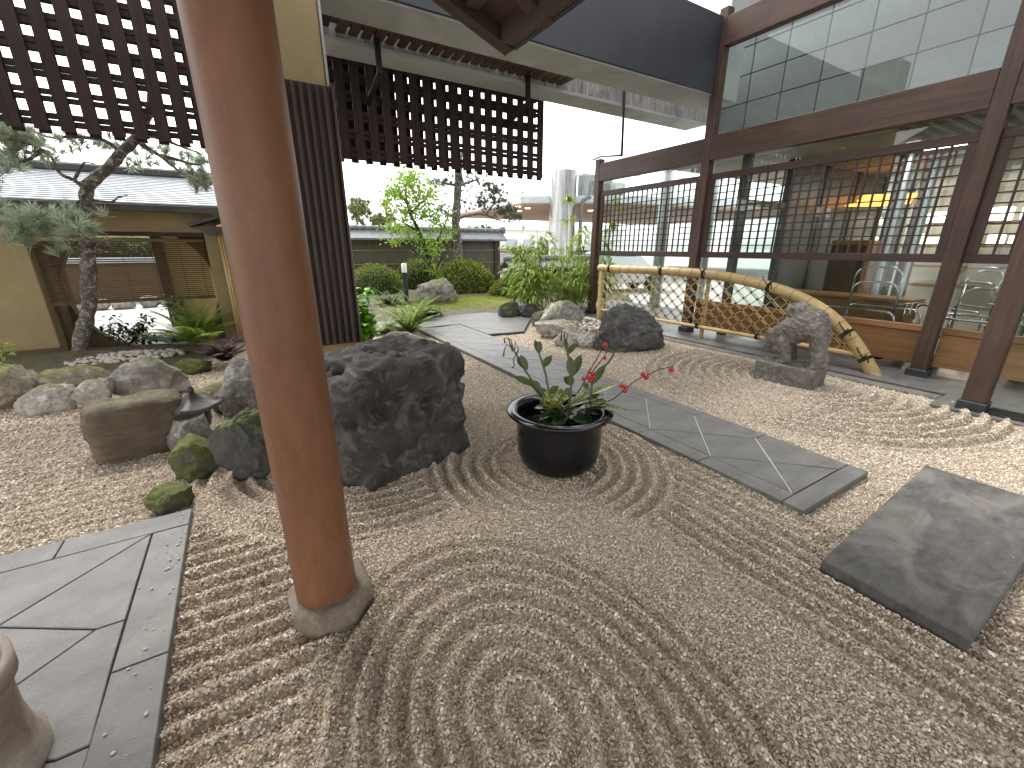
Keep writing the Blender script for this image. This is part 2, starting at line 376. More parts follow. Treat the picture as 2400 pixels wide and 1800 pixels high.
# points are drawn here and only instanced by the nodes
rs = np.random.RandomState(11); pts = []
cell = ST2 * ST2
for dv in np.unique(dens):
    if dv <= 0: continue
    cx_, cy_ = np.where(dens == dv); k = int(len(cx_) * cell * dv); pick = rs.randint(0, len(cx_), k)
    pts.append(np.stack([hx[cx_[pick], 0] + rs.rand(k) * ST2, hy[0, cy_[pick]] + rs.rand(k) * ST2, np.full(k, {17000: 1.0, 11000: 1.08, 5200: 1.3, 2400: 1.6}[int(dv)])], -1))
pts = np.concatenate(pts); pz = gravel_height(pts[:, 0], pts[:, 1])
m_.vertices.add(len(pts)); m_.vertices.foreach_set('co', np.stack([pts[:, 0], pts[:, 1], pz + .002], -1).ravel())
at = m_.attributes.new('grain', 'FLOAT', 'POINT'); at.data.foreach_set('value', (pts[:, 2] * (.55 + .75 * rs.rand(len(pts)) ** 1.6)).astype(np.float32))
at = m_.attributes.new('turn', 'FLOAT_VECTOR', 'POINT'); at.data.foreach_set('vector', (rs.rand(len(pts), 3) * 6.283).astype(np.float32).ravel())
m_.materials.append(MAT['gravel_stone'])
loose = put('loose_gravel', m_, kind='stuff', label='pale beige crushed gravel covering the raked courtyard', category='gravel')
ng = bpy.data.node_groups.new('scatter_gravel', 'GeometryNodeTree')
ng.interface.new_socket('Geometry', in_out='INPUT', socket_type='NodeSocketGeometry'); ng.interface.new_socket('Geometry', in_out='OUTPUT', socket_type='NodeSocketGeometry')
N, L = ng.nodes, ng.links
gi = N.new('NodeGroupInput'); go = N.new('NodeGroupOutput'); ic = N.new('GeometryNodeMeshIcoSphere'); ic.inputs['Radius'].default_value = .0050; ic.inputs['Subdivisions'].default_value = 2
sp = N.new('GeometryNodeSetPosition'); nz = N.new('ShaderNodeTexNoise'); nz.inputs['Scale'].default_value = 150; nz.inputs['Detail'].default_value = 1
vm = N.new('ShaderNodeVectorMath'); vm.operation = 'SUBTRACT'; vm.inputs[1].default_value = (.5, .5, .5); vs_ = N.new('ShaderNodeVectorMath'); vs_.operation = 'SCALE'; vs_.inputs['Scale'].default_value = .0085
L.new(nz.outputs['Color'], vm.inputs[0]); L.new(vm.outputs[0], vs_.inputs[0]); L.new(ic.outputs[0], sp.inputs[0]); L.new(vs_.outputs[0], sp.inputs['Offset'])
tf = N.new('GeometryNodeTransform'); tf.inputs['Scale'].default_value = (1.25, .95, .78); L.new(sp.outputs[0], tf.inputs[0])
sm = N.new('GeometryNodeSetMaterial'); sm.inputs['Material'].default_value = MAT['gravel_stone']; L.new(tf.outputs[0], sm.inputs[0])
mtp = N.new('GeometryNodeMeshToPoints'); L.new(gi.outputs[0], mtp.inputs[0])
iop = N.new('GeometryNodeInstanceOnPoints'); L.new(mtp.outputs[0], iop.inputs['Points']); L.new(sm.outputs[0], iop.inputs['Instance'])
a1 = N.new('GeometryNodeInputNamedAttribute'); a1.data_type = 'FLOAT'; a1.inputs['Name'].default_value = 'grain'; L.new(a1.outputs[0], iop.inputs['Scale'])
a2 = N.new('GeometryNodeInputNamedAttribute'); a2.data_type = 'FLOAT_VECTOR'; a2.inputs['Name'].default_value = 'turn'; L.new(a2.outputs[0], iop.inputs['Rotation'])
L.new(iop.outputs[0], go.inputs[0]); md = loose.modifiers.new('scatter', 'NODES'); md.node_group = ng

def mound(name, pts, h, mat, seed=0, res=36, z0=-.02, kind='structure', amp=.03, **t):
    # low mound over an ellipse-like outline (x, y, rx, ry)
    cx_, cy_, rx, ry = pts; mb = MB(); vs_ = []
    for i in range(res + 1):
        for k in range(res * 2):
            r_ = i / res; a = 2 * math.pi * k / (res * 2); wob = 1 + .12 * noise.noise((math.cos(a) * 1.5, math.sin(a) * 1.5, seed))
            x = cx_ + rx * r_ * wob * math.cos(a); y = cy_ + ry * r_ * wob * math.sin(a)
            z = z0 + h * (1 - r_ ** 2.2) + amp * fbm((x * 2.2, y * 2.2, seed), 4) * (1 - r_ ** 6)
            vs_.append((x, y, z))
    n_ = res * 2; mb.add(vs_, [(i * n_ + k, (i + 1) * n_ + k, (i + 1) * n_ + (k + 1) % n_, i * n_ + (k + 1) % n_) for i in range(res) for k in range(n_)])
    return mb.build(name, mat, None, True, kind=kind, **t)
mound('planting_bed', (-2.3, 7.6, 2.1, .95), .20, 'soil', 1)
mound('planting_bed', (1.6, 8.3, 1.9, 1.6), .06, 'soil', 5, z0=-.05)
mound('garden_soil', (5.6, 13.0, 6.2, 5.0), .26, 'soil', 2, 50)
mound('moss_mound', tuple(G(1045, 668)[:2] + (Vector((0, .55)))[:]) [:2] + (1.15, .9) if False else (4.75, 10.3, 2.3, 1.3), .24, 'moss', 3, 40, z0=0, kind='stuff', label='bright yellow green moss mound beside the clipped bush', category='moss')

rgm = random.Random(3); mbm = MB()
for _ in range(14000):
    a = rgm.uniform(0, 6.28); q = math.sqrt(rgm.random()) * .97; x = 4.75 + 2.3 * q * math.cos(a); y = 10.3 + 1.3 * q * math.sin(a); z = .24 * (1 - q ** 2.2) + .03 * fbm((x * 2.2, y * 2.2, 3), 4) * (1 - q ** 6)
    d = Vector((rgm.gauss(0, .5), rgm.gauss(0, .5), 1)).normalized() * rgm.uniform(.02, .05); s_ = d.orthogonal().normalized() * .008
    mbm.add([Vector((x, y, z - .01)) - s_, Vector((x, y, z - .01)) + s_, Vector((x, y, z)) + d], [(0, 1, 2)])
leafmat('moss_blade', (.13, .17, .015), (.30, .33, .035), .3, .8)
mbm.build('moss_carpet', 'moss_blade', None, kind='stuff', label='fuzzy bright moss shoots on the moss mound', category='moss')
# ------------------------------------------------------------------ paving
def tiles_thing(name, loc, label):
    return thing(name, loc, label, 'paving')
JG = .0027
path = tiles_thing('stone_path', (2.95, 4, 0), 'long straight slate path of diamond tiles crossing the gravel')
PX0, PX1, PY0, PY1, PZ = 2.52, 3.39, .90, 7.62, .05
BW = .145
MB().box((PX0 + .01, PY0 + .01, -.03), (PX1 - .01, PY1 - .01, PZ - .012)).build('mortar_bed', 'slate_joint', path)
def tile(poly, parent, z=PZ, mat='slate', t=.05):
    c = Vector((sum(p[0] for p in poly) / len(poly), sum(p[1] for p in poly) / len(poly)))
    # shrink by the joint width
    n_ = len(poly); q = []
    for i in range(n_):
        a, b_, d = Vector(poly[i - 1]), Vector(poly[i]), Vector(poly[(i + 1) % n_]); e1 = (b_ - a).normalized(); e2 = (d - b_).normalized()
        k = Vector((-e1.y, e1.x)) + Vector((-e2.y, e2.x)); k = k / max(.25, k.length_squared / 2); q.append((b_.x + k.x * JG - c.x, b_.y + k.y * JG - c.y))
    me = MB().prism(q, -t, 0, .003).mesh('tile', mat)
    return put('tile', me, parent, (c.x, c.y, z + rnd.uniform(-.0012, .0012)), (rnd.uniform(-.002, .002), rnd.uniform(-.002, .002), 0))
node = [1.035]
while node[-1] < PY1: node.append(node[-1] + .5635)
iL, iR, iC = PX0 + BW, PX1 - BW, (PX0 + PX1) / 2
tile([(PX0, PY0), (PX1, PY0), (PX1, 1.02), (PX0, 1.02)], path)
ys_ = [1.02] + [y for y in node[1:] if y < PY1] + [PY1]
for a, b_ in zip(ys_[:-1], ys_[1:]):
    tile([(PX0, a), (iL, a), (iL, b_), (PX0, b_)], path); tile([(iR, a), (PX1, a), (PX1, b_), (iR, b_)], path)
for k in range(len(node) - 1):
    a, b_ = node[k], min(node[k + 1], PY1); m_ = (node[k] + node[k + 1]) / 2
    if k == 0: tile([(iL, a - .013), (iR, a - .013), (iC, m_)], path)
    if m_ < PY1:
        tile([(iL, a), (iC, m_), (iL, b_)], path); tile([(iR, a), (iR, b_), (iC, m_)], path)
        if k + 2 < len(node) and (node[k + 1] + node[k + 2]) / 2 < PY1 + .1:
            tile([(iL, b_), (iC, m_), (iR, b_), (iC, (node[k + 1] + node[k + 2]) / 2)], path)
# white mortar lines of one diagonal direction
for k in range(len(node) - 1):
    if node[k + 1] < PY1:
        mb = MB(); mb.bar((iL, node[k], PZ - .003), (iR, node[k + 1], PZ - .003), .0045, .005); mb.build('mortar_line', 'joint_white', path)
# cross path behind
cp = tiles_thing('stone_path', (3.6, 7.5, 0), 'pale slate cross path behind the long path, pointed end by the rocks')
E0, E1, E2, E3 = Vector((1.3, 8.95)), Vector((3.52, 6.28)), Vector((4.05, 6.28)), Vector((5.05, 7.6))
CP = [(1.25, 7.66), (3.42, 7.66), (3.42, 6.45), (4.1, 6.35), (5.2, 7.72), (4.6, 8.75), (1.25, 8.75)]
MB().prism([(p[0] , p[1]) for p in CP], -.03, PZ - .014).build('mortar_bed', 'slate_joint', cp)
for poly in ([(1.25, 7.66), (2.2, 7.66), (2.2, 8.75), (1.25, 8.75)], [(2.2, 7.66), (3.1, 7.66), (2.2, 8.75)], [(3.1, 7.66), (3.42, 7.66), (3.42, 8.2), (2.9, 8.75), (2.2, 8.75)],
             [(3.42, 6.45), (4.1, 6.35), (3.42, 7.2)], [(4.1, 6.35), (4.25, 6.54), (3.42, 7.5), (3.42, 7.2)], [(4.25, 6.54), (4.7, 7.1), (3.42, 8.2), (3.42, 7.5)],
             [(4.7, 7.1), (5.2, 7.72), (4.6, 8.75), (3.9, 8.75), (3.42, 8.2)], [(3.42, 8.2), (3.9, 8.75), (2.9, 8.75)]):
    tile(poly, cp)
slab = MB().prism([(2.13, .13), (3.79, .13), (3.77, .72), (2.13, .64)], .0, .075, .006).build('stepping_slab', 'slate_dark', None, label='single thick dark grey stepping slab at the right of the gravel', category='stone slab')
pt = tiles_thing('stone_patio', (-1.5, 1.5, 0), 'slate patio with border strips in the near left corner')
MB().box((-3.2, -1.5, -.03), (-.52, 2.76, PZ - .012)).build('mortar_bed', 'slate_joint', pt)
for poly in ([(-.67, 2.60), (-.51, 2.60), (-.51, 2.77), (-1.05, 2.77), (-1.05, 2.60)], [(-1.05, 2.60), (-1.05, 2.77), (-1.75, 2.77), (-1.75, 2.60)], [(-1.75, 2.60), (-1.75, 2.77), (-3.2, 2.77), (-3.2, 2.60)],
             [(-.66, 1.69), (-.49, 1.69), (-.51, 2.60), (-.67, 2.60)], [(-.64, .3), (-.45, .3), (-.49, 1.69), (-.66, 1.69)], [(-.64, -1.5), (-.45, -1.5), (-.45, .3), (-.64, .3)],
             [(-.67, 2.60), (-1.05, 2.60), (-1.75, 2.60), (-3.2, 2.60), (-3.2, 2.3), (-1.14, 2.32), (-1.1, 2.18)],
             [(-.67, 2.60), (-1.1, 2.18), (-.755, 1.96), (-.665, 1.96)], [(-1.1, 2.18), (-1.14, 2.32), (-3.2, 2.3), (-3.2, .6), (-1.9, 1.1), (-.93, 1.80), (-.755, 1.96)],
             [(-.665, 1.96), (-.755, 1.96), (-.93, 1.80), (-1.15, 1.62), (-.73, 1.42), (-.65, 1.42), (-.66, 1.69)], [(-1.15, 1.62), (-1.9, 1.1), (-3.2, .6), (-3.2, -1.5), (-.64, -1.5), (-.64, .3), (-.65, 1.42), (-.73, 1.42)]):
    area = sum(poly[i - 1][0] * poly[i][1] - poly[i][0] * poly[i - 1][1] for i in range(len(poly)))
    tile(poly if area > 0 else poly[::-1], pt)
rockmat('kerb_stone', (.13, .115, .10), (.23, .21, .185), scale=6, bump=.6)
plain('stray_stone', (.5, .43, .34), .8)
# threshold strip along the lobby: kerb, gutter of black pebbles, deck
MB().cbox((5.86, 1.2, -.1), (6.02, 9.2, .022), .01).build('kerb', 'kerb_stone', None, kind='structure')
MB().box((6.02, 1.2, -.1), (6.14, 9.2, -.01)).build('gutter', 'slate_joint', None, kind='structure')
dk = MB().box((6.14, -6, -.1), (9.2, 12, .012)); dk.box((5.6, -6, -.1), (6.14, 1.2, .012)); dk.build('lobby_terrace', 'slate', None, kind='structure')
mb = MB()
for i in range(420):
    x, y = rnd.uniform(6.03, 6.13), rnd.uniform(1.25, 5.6); r_ = rnd.uniform(.012, .022)
    mb.lathe([(.001, -.006), (r_, 0), (r_ * .8, r_ * .5), (.001, r_ * .65)], 6, (x, y, -.005))
mb.build('gutter_pebbles', 'steel_shoe', None, True, kind='stuff', label='black pebbles filling the gutter beside the terrace', category='pebbles')

# ------------------------------------------------------------------ round column
c = thing('round_column', (.066, 1.66, 0), 'tall reddish brown round column on a cut stone base', 'column')
MB().lathe([(.119, .10), (.119, 4.6)], 48, (.066, 1.66, 0)).build('shaft', 'column_paint', c, True)
rockmat('base_stone', (.17, .135, .10), (.27, .225, .175), scale=7, bump=.3)
bs = MB(); prof = []
oct_ = [(-.155, -.09), (-.06, -.185), (.09, -.175), (.19, -.06), (.185, .1), (.09, .19), (-.08, .185), (-.165, .08)]
bs.prism([(.066 + x * .93, 1.66 + y * .93) for x, y in oct_], -.06, .105, .02)
o = bs.build('base_stone', 'base_stone', c); bv = o.modifiers.new('bevel', 'BEVEL'); bv.width = .006; bv.segments = 1
# leather bucket at the edge of the patio
mottled('canvas', (.22, .17, .13), (.60, .55, .49), 3.0, .8, c3=(.30, .25, .23), bump=.4, stretch=(1, 1, 1.5))

# stray stones kicked onto the paving
mb = MB(); rgs = random.Random(21)
for i in range(150):
    k = rgs.random()
    if k < .5: x, y, z = (2.52 + abs(rgs.gauss(0, .09)) if rgs.random() < .5 else 3.39 - abs(rgs.gauss(0, .09))), rgs.uniform(.95, 7), .05
    elif k < .53: x, y, z = rgs.uniform(2.15, 3.7), .15 + abs(rgs.gauss(0, .02)), .075
    else: x, y, z = -.52 - abs(rgs.gauss(0, .05)), rgs.uniform(1.0, 2.75), .05
    r_ = rgs.uniform(.003, .007); mb.lathe([(.0005, 0), (r_ * rgs.uniform(.8, 1.2), r_ * .5), (r_ * .6, r_), (.0005, r_ * 1.1)], 5, (x, y, z))
mb.build('stray_gravel', 'stray_stone', None, kind='stuff', label='stray gravel stones lying on the paving edges', category='gravel')
# ------------------------------------------------------------------ boulders
def AD(x, y, D): return Vector((0, 0, CAM_H)) + _ray(x, y) * D
rockmat('rock_black', (.032, .029, .026), (.085, .077, .07), scale=4, bump=.6, pale=(.12, .112, .104))
rockmat('rock_dark', (.045, .043, .042), (.105, .10, .096), scale=5, bump=.8, pale=(.13, .125, .12))
rockmat('rock_grey', (.14, .13, .118), (.33, .31, .28), scale=6, bump=.9, moss=.25, mossc=(.11, .115, .055), pale=(.38, .355, .32))
rockmat('rock_pale', (.28, .255, .225), (.48, .45, .41), scale=6, bump=.9, moss=.12, mossc=(.18, .165, .10), pale=(.56, .53, .48))
rockmat('rock_tan', (.27, .23, .175), (.42, .375, .305), scale=6, bump=.9, moss=.45, mossc=(.17, .16, .07), pale=(.47, .43, .36))
rockmat('rock_brown', (.105, .078, .055), (.185, .145, .105), scale=4, bump=.7, layers=1, moss=.2, mossc=(.14, .13, .075))
rockmat('rock_moss', (.06, .058, .05), (.13, .12, .10), scale=5, bump=.7, moss=.95, mossc=(.10, .115, .032))
rockmat('rock_halfmoss', (.055, .055, .052), (.13, .125, .115), scale=5, bump=.8, moss=.6, mossc=(.075, .09, .035))
def rock(label, loc, size, seed, mat, sub=5, k=2.8, cuts=11, amp=.2, fine=.085, yaw=0, pits=0, sink=.2, tilt=0, group=None, strata=0, name='boulder'):
    rg = random.Random(seed * 17 + 3)
    bm = bmesh.new(); bmesh.ops.create_icosphere(bm, subdivisions=sub, radius=1)
    planes = []
    for _ in range(cuts):
        nrm = Vector((rg.gauss(0, 1), rg.gauss(0, 1), rg.gauss(.1, .8))).normalized(); planes.append((nrm, rg.uniform(.62, .88)))
    off = Vector((seed * 3.1, seed * 1.7, seed * .9)); w_, d_, h_ = size
    E_ = Euler((tilt, 0, yaw)).to_matrix()
    for v in bm.verts:
        nn = v.co.normalized()
        p = nn / (abs(nn.x) ** k + abs(nn.y) ** k + abs(nn.z) ** k) ** (1 / k)
        p *= 1 + amp * fbm(nn * 1.1 + off, 3)
        for (q, dd) in planes:
            e = p.dot(q) - dd
            if e > 0: p -= q * e * .88
        p *= 1 + fine * fbm(nn * 3.2 + off, 5, .6) + fine * .35 * fbm(nn * 11 + off, 3, .6)
        if strata: p.x *= 1 + strata * math.sin(p.z * 17 + 2 * noise.noise(nn * 2 + off)); p.y *= 1 + strata * math.sin(p.z * 17 + 2 * noise.noise(nn * 2 + off))
        if pits:
            dv = noise.voronoi(nn * 3.1 + off)[0][0]; up = max(0, min(1, (nn.z + .25) * 1.6))
            p *= 1 - pits * max(0, .42 - dv) * up
            dv = noise.voronoi(nn * 6.3 + off)[0][0]; p *= 1 - pits * .4 * max(0, .4 - dv) * up
            p *= 1 - pits * .16 * abs(noise.noise(nn * 4.5 + off)) * up
        p = E_ @ p
        v.co = Vector((p.x * w_ / 2, p.y * d_ / 2, p.z * h_ * (.5 + sink / 2) ))
    zt = max(v.co.z for v in bm.verts)
    for v in bm.verts: v.co.z += h_ - zt
    me = bpy.data.meshes.new(name); bm.to_mesh(me); bm.free(); me.materials.append(MAT[mat])
    me.polygons.foreach_set('use_smooth', [True] * len(me.polygons))
    o = put(name, me, None, loc, None, None, label=label, category='rock')
    if group: o['group'] = group
    return o
def rk(label, x, yb, wpx, yt, seed, mat, dep=.8, z=0, **kw):
    # boulder whose foot is seen at (x, yb), wpx wide, its top at yt
    g = G(x, yb, z); D = (g - cam.location).dot(_fw); W = wpx * _s * D / 981 / (1 + ((x * _s - 1200) / 981) ** 2) ** .5 * 1.08
    hd = Vector((g.x, g.y, 0)).normalized(); dp = W * dep; cpos = g + hd * dp * .42
    t = _ray(x, yt); k_ = (Vector((cpos.x, cpos.y)).length) / Vector((t.x, t.y)).length; zt = CAM_H + t.z * k_
    yaw = -math.atan2(hd.x, hd.y)
    return rock(label, (cpos.x, cpos.y, z), (W, dp, max(.06, zt - z)), seed, mat, yaw=yaw, **kw)
rock('large black pitted volcanic boulder behind the brown column', (.70, 3.08, 0), (1.08, 1.06, .83), 9, 'rock_black', 6, 5.5, 0, .16, .04, yaw=.3, pits=.5, sink=.3)
rk('grey rough rock tucked behind the right side of the black boulder', 958, 905, 70, 738, 12, 'rock_grey', 1.0)
rk('pale rounded rock peeping over the top of the black boulder', 885, 800, 95, 712, 14, 'rock_pale', .8)
rk('big rounded mossy boulder cut by the left picture edge', 22, 888, 190, 776, 21, 'rock_tan', .7)
rk('low flat mossy pale rock below the pine trunk', 160, 862, 170, 788, 22, 'rock_tan', .6)
rk('whitish smooth boulder on the gravel at far left', 115, 893, 155, 826, 23, 'rock_pale', .6, k=2.2)
rk('pale slanting rock between the white boulder and the brown block', 215, 880, 100, 818, 24, 'rock_pale', .6)
rk('long grey arched boulder in the middle of the rockery', 335, 862, 175, 768, 25, 'rock_grey', .5, k=2.2)
rk('small blocky pale rock sitting before the arched boulder', 367, 856, 108, 796, 26, 'rock_pale', .7, k=3.6, cuts=14)
rk('square brown layered boulder with a flat pale top', 322, 985, 205, 845, 27, 'rock_brown', .75, k=6, cuts=0, amp=.10, fine=.05, strata=.014, sub=5)
rk('flat striped rock behind the small lantern roof', 480, 880, 115, 822, 28, 'rock_tan', .7, strata=.02)
rk('rounded grey rock half hidden left of the brown column', 545, 900, 120, 772, 29, 'rock_grey', .8, k=2.4)
rk('small angular stone leaning under the rounded grey rock', 492, 898, 50, 848, 30, 'rock_dark', .8, cuts=14)
rk('little reddish pebble stone at the foot of the rockery', 520, 905, 36, 868, 31, 'rock_brown', .8, k=2.2)
rk('grey triangular stone carrying the small lantern roof', 425, 985, 112, 893, 32, 'rock_grey', .8, cuts=14)
rk('bright green mossy round stone in front of the rockery', 440, 1032, 118, 934, 33, 'rock_moss', .8, k=2.3)
rk('dark wedge rock with moss at the foot of the column', 556, 1042, 135, 880, 37, 'rock_halfmoss', .8, sub=5, cuts=7, k=2.4, fine=.12)
rk('low moss covered stone by the patio corner', 378, 1110, 108, 1040, 35, 'rock_moss', .9, k=2.3)
rk('thin flat stone sliver lying between two mossy stones', 425, 1040, 62, 1022, 36, 'rock_moss', .4)
rk('dark lumpy boulder in front of the bamboo fence', 1358, 757, 155, 655, 41, 'rock_dark', .8, sub=5, pits=.4, k=3, cuts=6)
rk('tall greyish brown rock under the bamboo leaves', 1212, 722, 105, 646, 42, 'rock_grey', .8, cuts=13)
rk('pale low rock at the left of the pebble bed', 1198, 733, 95, 690, 43, 'rock_pale', .8)
rk('long pale rock in front of the pebble bed', 1230, 748, 85, 708, 44, 'rock_pale', .6)
rk('small pale pointed rock beside the dark lumpy boulder', 1272, 752, 68, 716, 45, 'rock_pale', .6)
rk('grey boulder with a mossy flank below the round bushes', 945, 672, 95, 600, 46, 'rock_grey', .9, cuts=12)
rk('dark mossy stone at the edge of the moss mound', 1100, 690, 60, 650, 47, 'rock_halfmoss', .8)
rk('small grey stone between moss and bamboo plant', 1142, 690, 48, 655, 48, 'rock_dark', .8)
rk('grey stone left of the tall brown rock', 1172, 706, 46, 668, 49, 'rock_grey', .8)
rk('mossy stone on the planting bed left of the pine', 130, 800, 90, 765, 50, 'rock_halfmoss', .6)
rk('green mossy stone behind the arched boulder', 425, 810, 75, 772, 51, 'rock_moss', .7)
rk('dark low stone beneath the ferns left of column', 320, 775, 130, 745, 53, 'rock_halfmoss', .5)
# pebbles
plain('pebble_white', (.48, .43, .37), .7)
def pebbles(label, cx_, cy_, rx, ry, n_, z=.03, h=.12, seed=1):
    rg = random.Random(seed); mb = MB()
    for i in range(n_):
        a = rg.uniform(0, 6.28); q = math.sqrt(rg.random()); x, y = cx_ + rx * q * math.cos(a), cy_ + ry * q * math.sin(a)
        r_ = rg.uniform(.025, .05); zz = z + h * (1 - q * q); s1, s2, yaw = rg.uniform(.7, 1.2), rg.uniform(.7, 1.1), rg.uniform(0, 3)
        vs_ = []
        for (rr, hh) in ((.001, -.6), (.75, -.4), (1, 0), (.75, .42), (.001, .62)):
            for k in range(7):
                t = 2 * math.pi * k / 7; u, v = rr * r_ * s1 * math.cos(t), rr * r_ * s2 * math.sin(t)
                vs_.append((x + u * math.cos(yaw) - v * math.sin(yaw), y + u * math.sin(yaw) + v * math.cos(yaw), zz + hh * r_))
        mb.add(vs_, [(i2 * 7 + k, i2 * 7 + (k + 1) % 7, i2 * 7 + 7 + (k + 1) % 7, i2 * 7 + 7 + k) for i2 in range(4) for k in range(7)])
    mb.build('pebbles', 'pebble_white', None, True, kind='stuff', label=label, category='pebbles')
p_ = G(1262, 722); pebbles('round white pebbles heaped between the pale rocks', p_.x + .1, p_.y + .2, .55, .42, 260, .04, .22)
p_ = G(820, 740); pebbles('white pebbles at the foot of the ribbed pillar', p_.x, p_.y, .75, .5, 240, .0, .03, 2)

p_ = G(215, 812); pebbles('patch of loose pale chippings between the pine and the rockery', p_.x + .1, p_.y + .5, .75, .3, 260, .1, .05, 3)
# small lantern roof resting on the stones
ln = G(425, 900, .22); ln = thing('garden_lantern', (ln.x, ln.y, .0), 'small dark lantern with a curved peaked roof among the stones', 'lantern')
lx, ly = ln.location.x, ln.location.y
mottled('lantern_metal', (.035, .03, .028), (.07, .06, .056), 9, .5, bump=.3)
mb = MB(); nR = 8; vs_ = []
for i in range(nR + 1):
    t = i / nR; half = .014 + .145 * t; z = .44 - .13 * t ** .55
    for k in range(24):
        a = 2 * math.pi * k / 24 + .5; s_ = 1 / max(abs(math.cos(a - .5)), abs(math.sin(a - .5))); cnr = (s_ - 1) / .414
        rr = half * (s_ * .96); vs_.append((lx + rr * math.cos(a), ly + rr * math.sin(a), z + .035 * cnr * t * t))
o_ = len(vs_)
vs_ += [(x, y, z - .02) for x, y, z in vs_[nR * 24:]]
fs = [(i * 24 + k, (i + 1) * 24 + k, (i + 1) * 24 + (k + 1) % 24, i * 24 + (k + 1) % 24) for i in range(nR + 1) for k in range(24)] + [tuple(range(24)), tuple(range(o_, o_ + 24))]
mb.add(vs_, fs); mb.build('roof', 'lantern_metal', ln, True)
MB().cbox((lx - .09, ly - .09, .16), (lx + .09, ly + .09, .31), .01).build('body', 'rock_dark', ln)
MB().lathe([(.022, .43), (.026, .45), (.014, .475), (.001, .48)], 12, (lx, ly, 0)).build('finial', 'lantern_metal', ln, True)

# ------------------------------------------------------------------ stone lion
rockmat('lion_stone', (.115, .103, .088), (.215, .195, .168), scale=8, bump=1.0, pale=(.26, .238, .208))
lion = thing('stone_lion', (5.25, 2.35, 0), 'weathered stone guardian lion crouching on a rough plinth in raked gravel', 'statue')
A_, B_, C_ = G(1635, 817), G(1742, 842), G(1776, 826)
u_ = (B_ - A_).normalized(); v_ = Vector((-u_.y, u_.x, 0)); v_ = v_ if v_.dot(Vector((B_.x, B_.y, 0))) > 0 else -v_
Lp = (B_ - A_).length; Wp = .34; pc = A_ + u_ * (Lp / 2) + v_ * (Wp / 2)
def remesh_obj(name, mat, parent, balls, vox, disp=.012, scale=.07, boxes=(), seed=0):
    bm = bmesh.new()
    for (p, r_) in balls:
        rv = r_ if hasattr(r_, '__len__') else (r_, r_, r_)
        bmesh.ops.create_icosphere(bm, subdivisions=3, radius=1, matrix=Matrix.Translation(p) @ Matrix.Diagonal((*rv, 1)))
    for mtx in boxes: bmesh.ops.create_cube(bm, size=1, matrix=mtx)
    me = bpy.data.meshes.new(name); bm.to_mesh(me); bm.free(); me.materials.append(MAT[mat])
    o = put(name, me, parent)
    r = o.modifiers.new('remesh', 'REMESH'); r.mode = 'VOXEL'; r.voxel_size = vox; r.use_smooth_shade = True
    s = o.modifiers.new('smooth', 'SMOOTH'); s.iterations = 3; s.factor = .5
    tx = bpy.data.textures.new(name, 'CLOUDS'); tx.noise_scale = scale; tx.noise_depth = 4
    d = o.modifiers.new('disp', 'DISPLACE'); d.texture = tx; d.strength = disp; d.mid_level = .5; d.texture_coords = 'GLOBAL'
    return o
rot = Matrix((u_.to_4d(), v_.to_4d(), (0, 0, 1, 0), (0, 0, 0, 1))).transposed(); rot[3] = (0, 0, 0, 1); rot = Matrix([[u_.x, v_.x, 0, 0], [u_.y, v_.y, 0, 0], [0, 0, 1, 0], [0, 0, 0, 1]])
remesh_obj('plinth', 'lion_stone', lion, [], .012, .03, .12, [Matrix.Translation(pc + Vector((0, 0, .085))) @ rot @ Matrix.Diagonal((Lp * 1.16, Wp * 1.1, .27, 1))])
def SP(x, y, off=0.):       # point of the vertical plane along the plinth's middle
    X, Y = (1700 + x * 700 / 2212) / _s, (650 + y * 700 / 2212) / _s; d = _ray(X, Y); c0 = Vector((0, 0, CAM_H))
    n_ = v_; t = (pc - c0).dot(n_) / d.dot(n_); return c0 + d * t + v_ * off
K = .0019
def chain(pts, off=0):
    res = []
    for (x0, y0, r0), (x1, y1, r1) in zip(pts[:-1], pts[1:]):
        m_ = max(2, int(math.hypot(x1 - x0, y1 - y0) / 18))
        for i in range(m_ + 1): t = i / m_; res.append((SP(x0 + (x1 - x0) * t, y0 + (y1 - y0) * t, off), (r0 + (r1 - r0) * t) * K))
    return res
balls = chain([(430, 420, 62), (520, 385, 85), (610, 350, 95), (650, 360, 85)])            # trunk
balls += chain([(600, 330, 80), (560, 262, 62), (510, 245, 42), (495, 268, 28)])           # curled tail and rump
balls += chain([(640, 270, 40), (690, 300, 48), (715, 370, 40)])                           # flank curls
for s_ in (-1, 1):
    balls += chain([(672, 370, 58), (702, 460, 40), (690, 545, 33), (705, 620, 34), (668, 668, 32), (635, 672, 24)], s_ * .06)    # hind legs, knee to paw
    balls += chain([(445, 465, 46), (462, 540, 34), (468, 600, 30), (425, 622, 26)], s_ * .07)                          # forelegs
    balls += [(SP(350, 405, s_ * .075), .035), (SP(372, 455, s_ * .05), .04)]              # ears, brows
balls += [(SP(385, 440), .125), (SP(352, 470), .095), (SP(335, 505), .06), (SP(345, 530), .045)]   # head, muzzle, jaw
for (x, y) in ((430, 400), (455, 450), (440, 500), (410, 385), (470, 400), (405, 520)):    # mane locks
    for s_ in (-1, 1): balls.append((SP(x, y, s_ * .09), .05))
for (x, y) in ((530, 232), (575, 222), (600, 250), (548, 285), (620, 290)):
    for s_ in (-1, 1): balls.append((SP(x, y, s_ * .07), .045))
balls += chain([(330, 630, 40), (420, 650, 42), (520, 665, 44), (640, 690, 46)])           # rough ground of the carving
remesh_obj('lion_body', 'lion_stone', lion, balls, .010, .045, .035)

